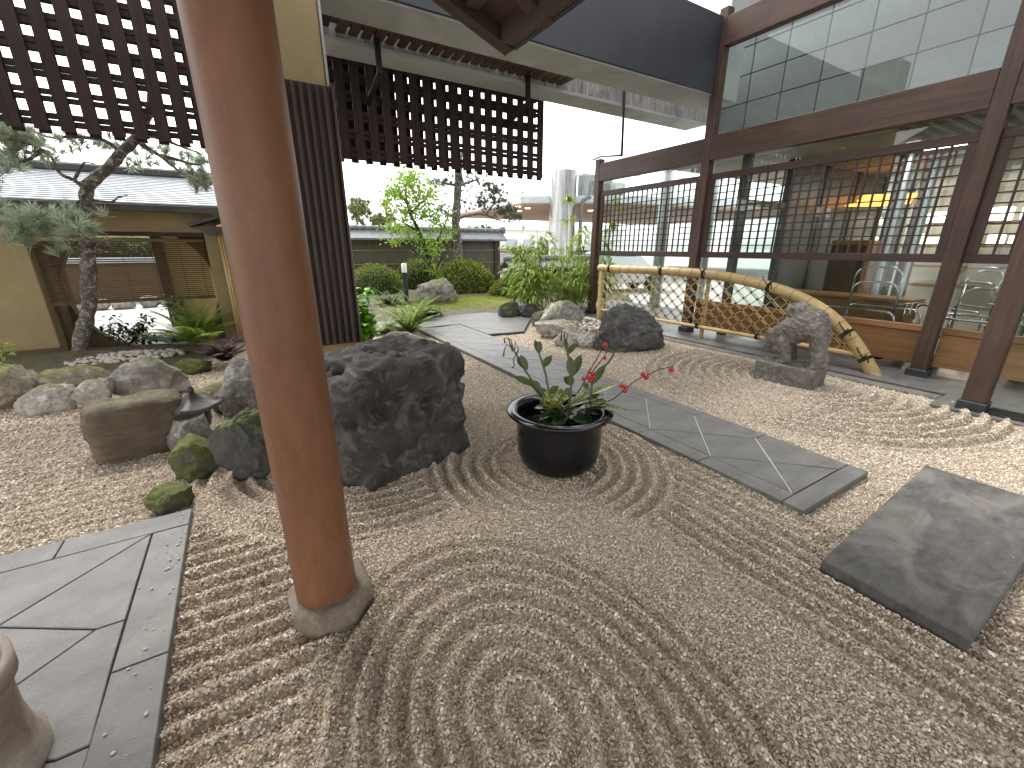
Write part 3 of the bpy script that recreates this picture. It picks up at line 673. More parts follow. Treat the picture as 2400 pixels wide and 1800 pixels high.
# ------------------------------------------------------------------ bowl of flowers
mottled('black_glaze', (.005, .0055, .007), (.008, .0085, .011), 5, .16, bump=.02, spec=.5, rvar=.05)
bc = Vector((1.705, 2.17, 0))
bowl = thing('flower_bowl', bc, 'big glossy black round bowl with a wide rim on the gravel', 'bowl')
MB().lathe([(.001, -.01), (.2, -.01), (.235, .01), (.272, .05), (.292, .11), (.298, .2), (.30, .30), (.305, .365), (.318, .385), (.352, .397), (.368, .408), (.372, .42), (.362, .43), (.33, .433), (.305, .427), (.290, .405), (.284, .36), (.278, .2), (.25, .08), (.2, .06)], 64, bc).build('bowl_body', 'black_glaze', bowl, True)
m, n, l, b = _base('dark_water'); b.inputs['Base Color'].default_value = (.012, .013, .012, 1); b.inputs['Roughness'].default_value = .06
MB().lathe([(.001, .29), (.283, .29)], 40, bc).build('water', 'dark_water', bowl)
leafmat('leaf_dark', (.018, .04, .012), (.045, .085, .022), .15, .3)
leafmat('leaf_lily', (.05, .075, .02), (.10, .125, .035), .2, .4)
plain('stem_brown', (.05, .025, .02), .6); plain('stem_green', (.07, .09, .03), .5)
plain('berry_red', (.42, .018, .012), .22); plain('dry_leaf', (.09, .07, .035), .8)
m, n, l, b = _base('aucuba'); t = _noise(n, l, _map(n, l, (1, 1, 1)).outputs[0], 110, 2, .5); r_ = _ramp(n, [(.5, (.03, .065, .012)), (.58, (.42, .40, .05))]); l.new(t.outputs[0], r_.inputs[0]); l.new(r_.outputs[0], b.inputs['Base Color']); b.inputs['Roughness'].default_value = .3
def leaf(mb, base, d, up, Ln, W, droop=.3, fold=.25, seg=5, prof=None):
    d = Vector(d).normalized(); side = d.cross(Vector(up)); side = side.normalized() if side.length > .01 else d.orthogonal().normalized(); nn = side.cross(d).normalized()
    vs_ = []
    for i in range(seg + 1):
        t = i / seg; w_ = W / 2 * (math.sin(math.pi * (t * .92 + .06)) ** .8 if prof is None else prof(t))
        if i == seg: w_ = W * .01
        c_ = Vector(base) + d * (Ln * t) - Vector((0, 0, 1)) * (droop * Ln * t * t)
        vs_ += [c_ - side * w_ + nn * (w_ * fold), c_, c_ + side * w_ + nn * (w_ * fold)]
    fs = []
    for i in range(seg): a = i * 3; fs += [(a, a + 1, a + 4, a + 3), (a + 1, a + 2, a + 5, a + 4)]
    mb.add(vs_, fs); return mb
DB = (bc + Vector((0, 0, .5)) - cam.location).dot(_fw)
def BP(x, y, d=0):
    p = AD((1100 + x * 600 / 2212) / _s, (750 + y * 600 / 2212) / _s, DB + d)
    if p.z < .445:                      # whatever sits below the rim stays inside the bowl
        p.z = max(p.z, .31); h = Vector((p.x - bc.x, p.y - bc.y, 0))
        if h.length > .235: h = h.normalized() * .235
        p = Vector((bc.x + h.x, bc.y + h.y, p.z))
    return p
def lily(label, pts, leaves, grp=None, wilt=None):
    b0 = BP(*pts[0]); t = thing('lily_stem', (b0.x, b0.y, .29), label, 'plant')
    P_ = [BP(*p) for p in pts]; P_[0].z = min(P_[0].z, .30)
    MB().tube(P_, [.011] + [.008] * (len(P_) - 2) + [.005], 8).build('stem', 'stem_green', t, True)
    for (x0, y0, x1, y1, W, dd) in leaves:
        a, b_ = BP(x0, y0), BP(x1, y1, dd); o = leaf(MB(), a, b_ - a, (_fw * -1) + Vector((0, 0, .5)), (b_ - a).length, W * 1.1, .0, .4, 6).build('leaf', 'leaf_lily', t, True)
    for q in wilt or ():
        MB().tube([BP(*p) for p in q], [.004] * (len(q) - 1) + [.007], 6).build('wilted_leaf', 'dry_leaf', t, True)
    return t
lily('leaning lily stem with a shrivelled brown tip at the left of the bowl', [(760, 800), (640, 650), (540, 520), (480, 430), (420, 320), (370, 240)], [(545, 560, 390, 490, .05, 0), (520, 510, 660, 690, .045, .02), (490, 420, 410, 320, .05, 0), (500, 430, 440, 300, .045, -.02), (600, 600, 560, 520, .04, 0)],
     wilt=[[(370, 240), (330, 150), (300, 160), (310, 200)], [(380, 250), (360, 170), (345, 160), (350, 210), (375, 270)], [(390, 270), (400, 190), (425, 250), (410, 290)], [(370, 240), (320, 210), (300, 270), (295, 315)], [(400, 300), (380, 340), (390, 400), (365, 415)]])
lily('short lily stem with two upright closed buds', [(760, 820), (690, 640), (660, 470), (625, 350), (600, 285)], [(605, 290, 565, 170, .04, 0), (600, 290, 610, 180, .04, -.01), (645, 405, 712, 305, .045, 0), (640, 400, 690, 310, .035, .02), (690, 640, 770, 570, .05, 0)])
lily('tall lily stem with broad leaves in the middle of the bowl', [(850, 830), (875, 640), (885, 500), (870, 380), (845, 270), (830, 190)], [(885, 490, 865, 310, .06, 0), (890, 480, 965, 300, .06, .02), (850, 290, 925, 200, .04, 0), (880, 560, 815, 490, .05, 0), (890, 560, 850, 480, .05, -.03), (845, 270, 825, 150, .03, 0), (870, 650, 830, 590, .06, 0)],
     wilt=[[(830, 190), (820, 110), (800, 90), (790, 180)], [(835, 200), (850, 130), (825, 100), (815, 150)]])
lily('thin lily stem curving to a pale green tendril at right', [(1000, 800), (1060, 560), (1130, 430), (1200, 370), (1245, 300), (1250, 265)], [(1050, 560, 1180, 380, .05, 0), (1060, 550, 1130, 440, .045, .03), (1250, 270, 1360, 250, .02, 0), (1245, 280, 1195, 250, .02, 0), (1030, 600, 980, 540, .04, 0)])
def twig(label, pts, berries, grp=None):
    b0 = BP(*pts[0]); t = thing('berry_twig', (b0.x, b0.y, .29), label, 'twig')
    MB().tube([BP(*p) for p in pts], [.004] * (len(pts) - 1) + [.0025], 6).build('twig', 'stem_brown', t, True)
    for (x, y, r_) in berries:
        c_ = BP(x, y); mb = MB(); mb.lathe([(.001, -r_), (r_ * .7, -r_ * .7), (r_, 0), (r_ * .72, r_ * .7), (r_ * .2, r_ * .95), (.001, r_ * .9)], 14, c_); mb.build('berry', 'berry_red', t, True)
        MB().tube([c_ + Vector((0, 0, r_ * .9)), c_ + Vector((.006, 0, r_ * 1.9))], .002, 5).build('stalk', 'stem_brown', t)
twig('long berry twig reaching far right over the path', [(1180, 760), (1250, 680), (1340, 600), (1440, 520), (1560, 465), (1640, 425), (1765, 400)], [(1745, 428, .019), (1500, 468, .017), (1530, 497, .019), (1315, 568, .017), (1345, 610, .019), (1350, 585, .016)])
twig('upright berry twig with a single red fruit on top', [(930, 640), (990, 540), (1040, 440), (1100, 340), (1150, 240)], [(1175, 217, .019), (1035, 450, .015), (1065, 465, .015), (1050, 495, .016), (1050, 523, .015), (985, 507, .015), (1022, 505, .012)])
twig('thin berry twig bending right beside the tall lily', [(1010, 580), (1070, 440), (1130, 360), (1190, 280), (1240, 170)], [(1170, 328, .014), (1078, 492, .014), (1060, 515, .013)])
twig('low berry twig inside the bowl at left', [(550, 835), (640, 820), (720, 790), (790, 760)], [(628, 868, .017), (700, 830, .017), (720, 815, .014), (650, 735, .014)])
au = thing('aucuba_spray', (bc.x, bc.y, .29), 'yellow speckled aucuba leaves filling the black bowl', 'plant')
MB().tube([(bc.x, bc.y, .28), (bc.x + .02, bc.y, .38), (bc.x + .05, bc.y - .02, .44)], .008, 6).build('stem', 'stem_green', au, True)
for (x0, y0, x1, y1, W, dd) in ((720, 760, 690, 570, .13, 0), (760, 740, 800, 580, .10, .03), (880, 740, 1190, 620, .11, 0), (960, 720, 1200, 680, .10, -.05), (1000, 760, 1395, 745, .10, -.06), (720, 720, 530, 640, .08, 0), (740, 780, 560, 740, .09, -.04), (1050, 640, 1275, 530, .09, .05), (800, 800, 600, 830, .09, -.08), (900, 800, 1110, 800, .10, -.1), (850, 820, 1010, 880, .09, -.15), (820, 820, 740, 900, .08, -.15), (980, 760, 1180, 790, .1, -.04), (870, 760, 990, 640, .09, .08), (700, 790, 640, 640, .09, .08), (930, 700, 1100, 560, .09, .1), (780, 720, 880, 600, .09, .02), (1000, 740, 1230, 720, .09, .06), (850, 780, 700, 690, .10, -.06), (930, 790, 1090, 720, .10, -.07), (760, 830, 650, 900, .08, -.12), (960, 830, 1080, 900, .09, -.14)):
    a, b_ = BP(x0, y0), BP(x1, y1, dd)
    leaf(MB(), a, b_ - a, (0, 0, 1), (b_ - a).length, W * 1.25, .12, .25, 7).build('leaf', 'aucuba' if W >= .09 and y1 < 800 else 'leaf_dark', au, True)

rga = random.Random(77)
for i in range(46):     # many smaller leaves filling the bowl
    az = rga.uniform(0, 6.28); r0 = rga.uniform(.02, .13); a = Vector((bc.x + .06 + math.cos(az) * r0, bc.y + math.sin(az) * r0 - .03, rga.uniform(.30, .42)))
    d = Vector((math.cos(az), math.sin(az), rga.uniform(.1, 1.1))); leaf(MB(), a, d, (0, 0, 1), rga.uniform(.09, .17), rga.uniform(.035, .06), .25, .3, 5).build('leaf', rga.choice(['aucuba', 'leaf_dark', 'leaf_lily', 'leaf_dark']), au, True)
# canvas bucket at near left
bk = G(15, 1640, .05); bk = thing('canvas_bucket', (-.92, 1.40, .05), 'stained canvas bucket cut off at the lower left corner', 'bucket')
kx, ky = -.945, 1.46
mb = MB(); mb.lathe([(.195, .052), (.197, .09), (.18, .13), (.172, .2), (.176, .32), (.184, .37), (.19, .385), (.178, .39), (.168, .37), (.16, .1), (.001, .08)], 36, (kx, ky, 0)); mb.build('bucket_body', 'canvas', bk, True)
mb = MB(); mb.lathe([(.178, .35), (.196, .35), (.199, .405), (.187, .412), (.175, .40), (.178, .35)], 36, (kx, ky, 0)); mb.build('rim_band', 'canvas', bk, True)
# ------------------------------------------------------------------ lobby front: posts, beams, panes, lattice
def wood_post(x, y, z1, label, w_=.145, shoe=True, mat='brown_wood_z', z0=.10):
    t = thing('timber_post', (x, y, 0), label, 'post')
    MB().cbox((x - w_ / 2, y - w_ / 2, z0), (x + w_ / 2, y + w_ / 2, z1), .006).build('shaft', mat, t)
    if shoe: MB().cbox((x - .1, y - .1, .0), (x + .1, y + .1, z0 - .0), .006).build('steel_shoe', 'steel_shoe', t)
    return t
WX = 6.8
wood_post(WX, 1.63, 4.95, 'tall timber post between the last two lattice bays')
wood_post(WX, 4.95, 4.93, 'tall timber post where the high and low bays meet')
wood_post(WX, 7.58, 3.29, 'low timber post at the far end behind bamboo leaves')
wood_post(5.78, .93, 3.35, 'nearest timber post at the right picture edge', .16)
def beam(p, q, label, mat='brown_wood_y', name='timber_beam'):
    return MB().cbox(p, q, .006).build(name, mat, None, label=label, category='beam')
beam((6.73, 1.705, 2.85), (6.87, 4.875, 3.21), 'wide brown beam above the main lattice window')
beam((6.73, 5.025, 2.85), (6.87, 7.505, 3.20), 'brown beam capping the far low window bay')
beam((6.73, -1.675, 2.85), (6.87, 1.555, 3.21), 'brown beam above the last window bay at right')
beam((6.73, 1.705, 4.42), (6.87, 4.875, 4.80), 'top brown beam of the high glazing')
beam((6.73, -1.675, 4.42), (6.87, 1.555, 4.80), 'top brown beam past the tall post at right')
tp = MB().cbox((6.70, 4.9, 4.42), (6.86, 5.3, 4.80), .006) if False else None
def window(label, y0, y1, lat=True, upper=True, dado=True, zl=(.60, 2.84)):
    t = thing('lobby_window', (WX, (y0 + y1) / 2, 0), label, 'window')
    z0 = zl[0] if dado else .03
    MB().box((6.905, y0 + .005, z0), (6.915, y1 - .005, zl[1])).build('pane', 'glass', t)
    if upper: MB().box((6.835, y0 + .005, 3.215), (6.845, y1 - .005, 4.415)).build('upper_pane', 'glass', t)
    if dado:
        MB().cbox((6.88, y0, .13), (6.93, y1, .52), .004).build('dado_panel', 'warm_wood_y', t)
        MB().cbox((6.865, y0, .523), (6.945, y1, .60), .006).build('sill', 'warm_wood_y', t)
    if lat:
        f = MB(); a, b_ = y0 + .0, y1 - .0; fw = .095; xa, xb = 6.785, 6.84
        lt = MB().cbox((xa, a, 1.335), (xb, b_, 1.335 + fw), .004).build('lattice_frame', 'dark_wood_y', t)
        MB().cbox((xa, a, 2.655 - fw), (xb, b_, 2.655), .004).build('rail', 'dark_wood_y', lt)
        MB().cbox((xa + .002, a, 1.335 + fw), (xb - .002, a + fw, 2.655 - fw), .004).build('stile', 'dark_wood_z', lt)
        MB().cbox((xa + .002, b_ - fw, 1.335 + fw), (xb - .002, b_, 2.655 - fw), .004).build('stile', 'dark_wood_z', lt)
        n_ = round((b_ - a - 2 * fw) / .122); vb = MB().cbox((-.012, -.011, 0), (.012, .011, 2.655 - 1.335 - 2 * fw), .002).mesh('lattice_bar', 'dark_wood_z')
        for i in range(1, n_): put('lattice_bar', vb, lt, (6.812, a + fw + (b_ - a - 2 * fw) * i / n_, 1.335 + fw))
        hb = MB().cbox((-.008, 0, -.007), (.008, b_ - a - 2 * fw, .007), .002).mesh('lattice_bar', 'dark_wood_y')
        for i in range(1, 11): put('lattice_bar', hb, lt, (6.826, a + fw, 1.335 + fw + (2.655 - 1.335 - 2 * fw) * i / 11))
    return t
window('main lattice window with luggage trolleys behind the glass', 1.705, 4.875)
window('far lattice window bay with bright outdoors behind', 5.025, 7.505, upper=False, dado=False)
window('rightmost lattice window bay past the tall post', -1.675, 1.555)
# vestibule door at the near right
vd = thing('glass_door', (5.84, -.6, 0), 'frameless glass door with dark threshold at the lower right edge', 'door')
MB().box((5.835, -1.6, .03), (5.847, .84, 2.9)).build('door_pane', 'glass', vd)
MB().cbox((5.70, -2.5, -.02), (5.95, .83, .03), .004).build('threshold', 'black_metal', vd)
MB().cbox((5.80, .845, .02), (5.88, .865, 2.9), .003).build('door_stile', 'dark_wood_z', vd)
MB().cbox((5.66, -2.5, 3.36), (6.1, 1.05, 3.62), .01).build('vestibule_beam', 'brown_wood_y', None, label='brown beam end at the upper right corner over the nearest post', category='beam')

# ------------------------------------------------------------------ lobby interior
mottled('lobby_floor', (.33, .29, .24), (.42, .37, .31), 2, .25, bump=.02)
mottled('cream_wall', (.44, .41, .35), (.52, .485, .42), 2, .8, bump=.05)
mottled('grey_panel', (.125, .13, .126), (.16, .165, .16), 3, .6, bump=.1)
mottled('slat_ceiling', (.30, .25, .17), (.38, .32, .22), 3, .7, bump=.05)
mottled('grey_wall', (.15, .165, .165), (.20, .21, .21), 3, .3, bump=.05)
mottled('grey_frame', (.10, .11, .11), (.16, .17, .17), 3, .4, metal=.5, bump=.05)
sheet('lobby_floor', 9.2, 20, -12, 6.3, .01, 'lobby_floor')
MB().box((6.95, -12, .0), (9.2, 4.4, .016)).build('lobby_floor', 'lobby_floor', None, kind='structure')
MB().box((6.9, -12, 2.95), (20, 6.2, 3.12)).build('lobby_ceiling', 'cream_wall', None, kind='structure')
MB().box((16.5, -12, 0), (16.8, 6.2, 2.95)).build('lobby_back_wall', 'cream_wall', None, kind='structure')
MB().box((6.9, -12.3, 0), (16.8, -12, 6)).build('lobby_side_wall', 'cream_wall', None, kind='structure')
# grey panelled wall behind the high glazing
mottled('panel_joint', (.09, .095, .092), (.11, .115, .112), 3, .8)
pw = thing('panelled_wall', (8.3, 1, 3.1), 'grey wall of large square panels behind the high glazing', 'wall')
MB().box((8.36, -6, 3.12), (8.5, 6.0, 6.4)).build('wall_backing', 'panel_joint', pw)
pm = MB().cbox((-.018, .006, .006), (.018, .594, .444), .008).mesh('panel', 'grey_panel')
for i in range(20):
    for j in range(7): put('panel', pm, pw, (8.34, -6 + i * .6, 3.14 + j * .45))

# ceiling slats in the lobby
cs = thing('slatted_ceiling', (8, 1, 2.9), 'row of yellowish wooden slats under the lobby ceiling', 'ceiling')
sm_ = MB().cbox((0, -.03, -.06), (1.6, .03, 0), .004).mesh('slat', 'slat_ceiling')
for i in range(26): put('slat', sm_, cs, (7.05, -1.4 + i * .16, 2.95))
# automatic entrance of grey frames, leading outdoors
en = thing('entrance_screen', (9.5, 4.4, 0), 'grey framed glass entrance screen inside the lobby', 'screen')
for x in (7.05, 8.4, 9.6, 10.9, 12.2, 13.8): MB().cbox((x - .06, 4.34, .016), (x + .06, 4.46, 2.95), .004).build('mullion', 'grey_frame', en)
for z in (.05, 2.15): MB().cbox((7.1, 4.36, z), (13.8, 4.44, z + .1), .004).build('transom', 'grey_frame', en)
for a, b_ in ((7.11, 8.34), (12.26, 13.74)): MB().box((a, 4.395, .15), (b_, 4.405, 2.15)).build('pane', 'glass', en)
for a, b_ in ((8.46, 9.54), (9.66, 10.84), (10.96, 12.14)): MB().cbox((a, 4.37, .15), (b_, 4.42, 2.94), .01).build('solid_panel', 'grey_wall', en)
def steel_col(x, y, label, r_=.16, z1=2.95, mat='steel_column'):
    t = thing('steel_column', (x, y, 0), label, 'column')
    MB().lathe([(r_, .05), (r_, z1)], 32, (x, y, 0)).build('shaft', mat, t, True)
    MB().lathe([(r_ + .02, .01), (r_ + .02, .06), (r_, .06)], 32, (x, y, 0)).build('collar', 'grey_frame', t, True)
p_ = AX(1905, 560, 9.6); steel_col(9.6, p_.y, 'shiny steel column in the lobby right of the brown cabinet', .11)
p_ = AX(1960, 560, 10.6); steel_col(10.6, p_.y, 'second steel column close behind the shiny one', .11)
steel_col(9.0, 7.6, 'steel column outdoors seen through the far bay, left one', .14, 3.6)
steel_col(11.2, 7.9, 'steel column outdoors seen through the far bay, right one', .16, 3.6)
# brown cabinet
p_ = AX(1830, 600, 9.2); cb = thing('wood_cabinet', (9.2, p_.y, 0), 'tall brown wooden cabinet standing in the lobby', 'cabinet')
MB().cbox((9.0, p_.y - .28, .02), (9.5, p_.y + .28, 1.62), .01).build('carcass', 'warm_wood_z', cb)
MB().cbox((8.985, p_.y - .25, .1), (8.998, p_.y + .25, 1.55), .004).build('door_panel', 'brown_wood_z', cb)
# wooden counter low behind glass
ct = thing('reception_counter', (8.6, 3.3, 0), 'long low reddish wooden counter inside the main window', 'counter')
MB().cbox((8.2, 2.3, .02), (8.6, 4.1, .72), .01).build('counter_front', 'warm_wood_y', ct)
MB().cbox((8.15, 2.25, .72), (8.7, 4.15, .77), .01).build('counter_top', 'warm_wood_y', ct)
# shelves with lit boxes
plain('lit_display', (.8, .74, .6), .6, emit=(1, .92, .76), es=.8)
sh = thing('display_shelf', (15.9, -1.5, 0), 'shop shelf with bright lit boxes at the back of the lobby', 'shelf')
p0 = AX(2015, 490, 15.5); p1 = AX(2075, 490, 15.5)
for z in (.5, 1.0, 1.5, 2.05): MB().cbox((15.4, p1.y - 1.6, z), (15.9, p0.y + .8, z + .05), .004).build('shelf_board', 'warm_wood_y', sh)
for i in range(7):
    y = p1.y - 1.3 + i * .5
    for z in (1.57, 2.12): MB().cbox((15.45, y, z), (15.7, y + rnd.uniform(.25, .4), z + rnd.uniform(.18, .3)), .004).build('lit_box', 'lit_display', sh)
# copper ribbon lamp
plain('copper_glow', (.6, .2, .05), .3, .6, emit=(1, .36, .07), es=.9)
pl = thing('pendant_lamp', (11, 2, 2.6), 'wide orange glowing ribbon lamp hanging in the lobby', 'lamp')
a, b_ = AX(1755, 425, 11), AX(1990, 415, 11)
for i in range(6):
    pts_ = []
    for k in range(15):
        t = k / 14; y = a.y + (b_.y - a.y) * t; pts_.append((10.6 + i * .12 + .05 * math.sin(k * .6 + i), y, 2.30 + .04 * i + .022 * math.sin(k * .42 + i * 1.1)))
    mb = MB(); vs_ = []
    for (x, y, z) in pts_: vs_ += [(x, y, z - .022), (x + .02, y, z + .022)]
    mb.add(vs_, [(2 * k, 2 * k + 2, 2 * k + 3, 2 * k + 1) for k in range(14)]); mb.build('ribbon', 'copper_glow', pl, True)
MB().tube([(11, (a.y + b_.y) / 2, 2.5), (11, (a.y + b_.y) / 2, 2.95)], .01, 8).build('rod', 'black_metal', pl)
plain('light_panel', (.9, .9, .9), .5, emit=(1, .96, .9), es=3.2)
lm = MB().box((-.35, -.35, -.012), (.35, .35, 0)).mesh('ceiling_light', 'light_panel')
k = 0
for (x, y, wd) in ((8.9, .2, 'above the trolleys'), (8.9, 2.6, 'above the wooden counter'), (11.5, -1.5, 'before the back shelves'), (13.5, 2.2, 'deep in the lobby behind the ribbon lamp'), (14, -3, 'in the far right of the lobby'), (8.6, -2.6, 'behind the rightmost bay')):
    put('ceiling_light', lm, None, (x, y, 2.94), label='square lobby ceiling light ' + wd, category='ceiling light', group='lobby ceiling lights')
# luggage trolleys
def trolley(loc, rz, label, first=[None]):
    if first[0] is None:
        t = thing('luggage_trolley', loc, label, 'trolley', 'luggage trolleys behind the glass', local=True); t.rotation_euler = (0, 0, rz)
        def T(name, pts, r_=.014, mat='chrome'):
            MB().tube(pts, r_, 10).build(name, mat, t, True)
        def arc(x0, x1, z0, z1, rr=.14, y=0., ty=0.):
            q = [(x0, y, z0), (x0, y + ty * .6, z1 - rr)]
            for i in range(7): a_ = math.pi - math.pi / 2 * i / 6; q.append((x0 + rr + rr * math.cos(a_), y + ty * (.6 + .4 * i / 6), z1 - rr + rr * math.sin(a_)))
            for i in range(7): a_ = math.pi / 2 - math.pi / 2 * i / 6; q.append((x1 - rr + rr * math.cos(a_), y + ty * (1 - .4 * i / 6), z1 - rr + rr * math.sin(a_)))
            return q + [(x1, y + ty * .6, z1 - rr), (x1, y, z0)]
        MB().cbox((-.48, -.3, .2), (.48, .3, .235), .01).build('platform', 'grey_frame', t)
        T('end_hoop', arc(-.29, .29, .22, 1.22, .16)); t.children[-1].rotation_euler = (0, 0, math.pi / 2); t.children[-1].location = (-.47, 0, 0)
        T('end_hoop', arc(-.29, .29, .22, 1.02, .16)); t.children[-1].rotation_euler = (0, 0, math.pi / 2); t.children[-1].location = (.47, 0, 0)
        T('side_guard', arc(-.46, .46, .22, .66, .1, -.29)); T('side_guard', arc(-.46, .46, .22, .66, .1, .29))
        for z in (.5, .78): T('cross_bar', [(-.47, -.29, z), (-.47, .29, z)], .01)
        for y in (-.12, .0, .12): T('basket_bar', [(-.47, y, .5), (-.47, y, .78)], .007)
        for x in (-.38, .38):
            for y in (-.24, .24):
                m_ = MB(); m_.tube([(x, y - .02, .09), (x, y + .02, .09)], .075, 16); wl = m_.build('wheel', 'rubber', t, True)
                MB().cbox((x - .03, y - .03, .1), (x + .03, y + .03, .2), .004).build('caster', 'chrome', t)
        first[0] = t; return t
    return copytree(first[0], loc, rz, label=label)
trolley((7.5, 2.5, .02), R(80), 'chrome luggage trolley nearest the bamboo fence end')
trolley((7.45, 1.32, .02), R(95), 'chrome luggage trolley just left of the tall post')
trolley((7.5, .3, .02), R(88), 'chrome luggage trolley behind the rightmost bay')
trolley((8.6, 1.75, .02), R(60), 'chrome luggage trolley parked behind the front row')

# ------------------------------------------------------------------ curved bamboo fence
def bamboo(name, c1, c2, ax):
    return wood(name, c1, c2, ax, .45, .4, 1.6, .3)
for ax in 'yz': bamboo('bamboo_' + ax, (.42, .29, .115), (.56, .42, .20), ax)
plain('twine', (.012, .010, .010), .8)
FX = 6.4
fence = thing('bamboo_fence', (FX, 4.3, 0), 'curved bamboo lattice fence sweeping down to the ground before the lobby', 'fence')
ctl = [(6.95, 1.085), (6.2, 1.09), (5.4, 1.10), (4.7, 1.095), (4.2, 1.075), (3.7, 1.02), (3.25, .935), (2.87, .82), (2.55, .66), (2.3, .46), (2.1, .24), (1.92, .0), (1.9, -.04)]
def catm(c_, n_=8):
    res = []
    for i in range(len(c_) - 1):
        p0, p1, p2, p3 = c_[max(i - 1, 0)], c_[i], c_[i + 1], c_[min(i + 2, len(c_) - 1)]
        for k in range(n_):
            t = k / n_; f = lambda j: .5 * (2 * p1[j] + (p2[j] - p0[j]) * t + (2 * p0[j] - 5 * p1[j] + 4 * p2[j] - p3[j]) * t * t + (3 * p1[j] - p0[j] - 3 * p2[j] + p3[j]) * t ** 3)
            res.append((f(0), f(1)))
    return res + [c_[-1]]
rail = catm(ctl)
def fluted(pts, r_, n_=40, amp=.06):
    mb = MB(); mb.tube(pts, 1, n_); V = []
    m_ = len(pts)
    for i in range(m_):
        c_ = Vector(pts[i]); rr = r_[i] if hasattr(r_, '__len__') else r_
        for k in range(n_): d = Vector(mb.v[i * n_ + k]) - c_; V.append(tuple(c_ + d.normalized() * rr * (1 + (amp if k % 2 else -amp))))
    mb.v = V; return mb
RP = [(FX, y, z) for y, z in rail]; RR = .073
fluted(RP, RR, 44, .035).build('top_rail', 'bamboo_y', fence, True)
# bindings along the rail
cum = [0]
for a, b_ in zip(RP[:-1], RP[1:]): cum.append(cum[-1] + (Vector(b_) - Vector(a)).length)
def at_len(s_):
    for i in range(len(cum) - 1):
        if cum[i + 1] >= s_: 
            t = (s_ - cum[i]) / max(1e-6, cum[i + 1] - cum[i]); p = Vector(RP[i]).lerp(Vector(RP[i + 1]), t); return p, (Vector(RP[i + 1]) - Vector(RP[i])).normalized()
    return Vector(RP[-1]), (Vector(RP[-1]) - Vector(RP[-2])).normalized()
def ring(p, d, R_, r_, n_=22):
    u = Vector((1, 0, 0)); v = d.cross(u).normalized(); return MB().tube([p + (u * math.cos(2 * math.pi * k / n_) + v * math.sin(2 * math.pi * k / n_)) * R_ for k in range(n_ + 1)], r_, 6, False)
plain('binding', (.20, .13, .05), .7)
s_ = .18
while s_ < cum[-1] - .1:
    p, d = at_len(s_); ring(p, d, RR + .001, .0042).build('binding_ring', 'binding', fence, True); s_ += .235
def rope_tie(p, d, R_, parent, tail=.12):
    mb = MB()
    for o in (-.016, 0, .016): q = ring(p + d * o + Vector((0, 0, 0)), (d + Vector((0, 0, o * 6))).normalized(), R_ + .004, .007); mb.add(q.v, q.f)
    f = p + Vector((-R_ - .006, 0, .02))
    for sg in (-1, 1):
        mb.tube([f, f + Vector((-.02, sg * .03, .05)), f + Vector((-.03, sg * .06, .09 if sg > 0 else .03)), f + Vector((-.03, sg * .075, .13 if sg > 0 else -.04))], .007, 6)
    mb.build('rope_tie', 'twine', parent, True)
for y_ in (6.62, 5.35, 4.42, 3.36, 2.30, 2.04):
    i = min(range(len(RP)), key=lambda j: abs(RP[j][1] - y_) + (0 if RP[j][2] >= 0 else 9)); p = Vector(RP[i]); d = (Vector(RP[i + 1]) - Vector(RP[i - 1])).normalized(); rope_tie(p, d, RR, fence)
LZ = .215
mb = MB(); pts_ = [(FX, y, LZ) for y in np.linspace(6.9, 2.06, 26)]
fluted(pts_, [.030 + (.004 if i % 5 == 0 else 0) for i in range(26)], 12, .0).build('lower_rail', 'bamboo_y', fence, True)
for y_ in (5.9, 4.45, 3.42): rope_tie(Vector((FX, y_, LZ)), Vector((0, 1, 0)), .03, fence)
def rz_(y): 
    for (y0, z0), (y1, z1) in zip(rail[:-1], rail[1:]):
        if y1 <= y <= y0: return z0 + (z1 - z0) * (y - y0) / ((y1 - y0) or 1e-6)
    return 0 if y < 1.95 else 1.08
def strip(yk, m_, off, xo):
    # line z = LZ + m_ * (y - yk); keep where LZ < z < rail
    ys_ = np.linspace(1.95, 6.86, 420); ok = [(y, LZ + m_ * (y - yk)) for y in ys_ if LZ - .01 < LZ + m_ * (y - yk) < rz_(y) - .02]
    if len(ok) < 6: return
    (ya, za), (yb, zb) = ok[0], ok[-1]; d = Vector((0, yb - ya, zb - za)).normalized(); nn = Vector((0, -d.z, d.y)) * off
    MB().tube([Vector((FX + xo, ya, za)) + nn, Vector((FX + xo, yb, zb)) + nn], .0075, 6).build('bamboo_strip', 'bamboo_z', fence, True)
SPC, MSL = .215, .86
for k in range(-6, 30):
    y0 = 2.0 + k * SPC
    strip(y0, MSL, .013, -.009); strip(y0, MSL, -.013, -.009)
    strip(y0, -MSL, .0, .009)
kn = MB().cbox((-.022, -.014, -.014), (.022, .014, .014), .006).mesh('knot', 'twine')
for i in range(-6, 30):
    for j in range(-6, 60):
        ya, yb = 2.0 + i * SPC, 2.0 + j * SPC; y = (ya + yb) / 2; z = LZ + MSL * (yb - ya) / 2
        if LZ + .05 < z < rz_(y) - .07 and 2.0 < y < 6.85: put('knot', kn, fence, (FX, y, z), (rnd.uniform(-.4, .4), rnd.uniform(-.3, .3), rnd.uniform(-.3, .3)))
for (y, x, h_, r_) in ((6.88, FX + .0, 1.12, .05), (4.40, FX + .075, 1.05, .034)):
    pp = [(x, y, z) for z in np.linspace(-.02, h_, 12)]; fluted(pp, [r_ + (.004 if i % 4 == 0 else 0) for i in range(12)], 20, .01).build('fence_post', 'bamboo_z', fence, True)
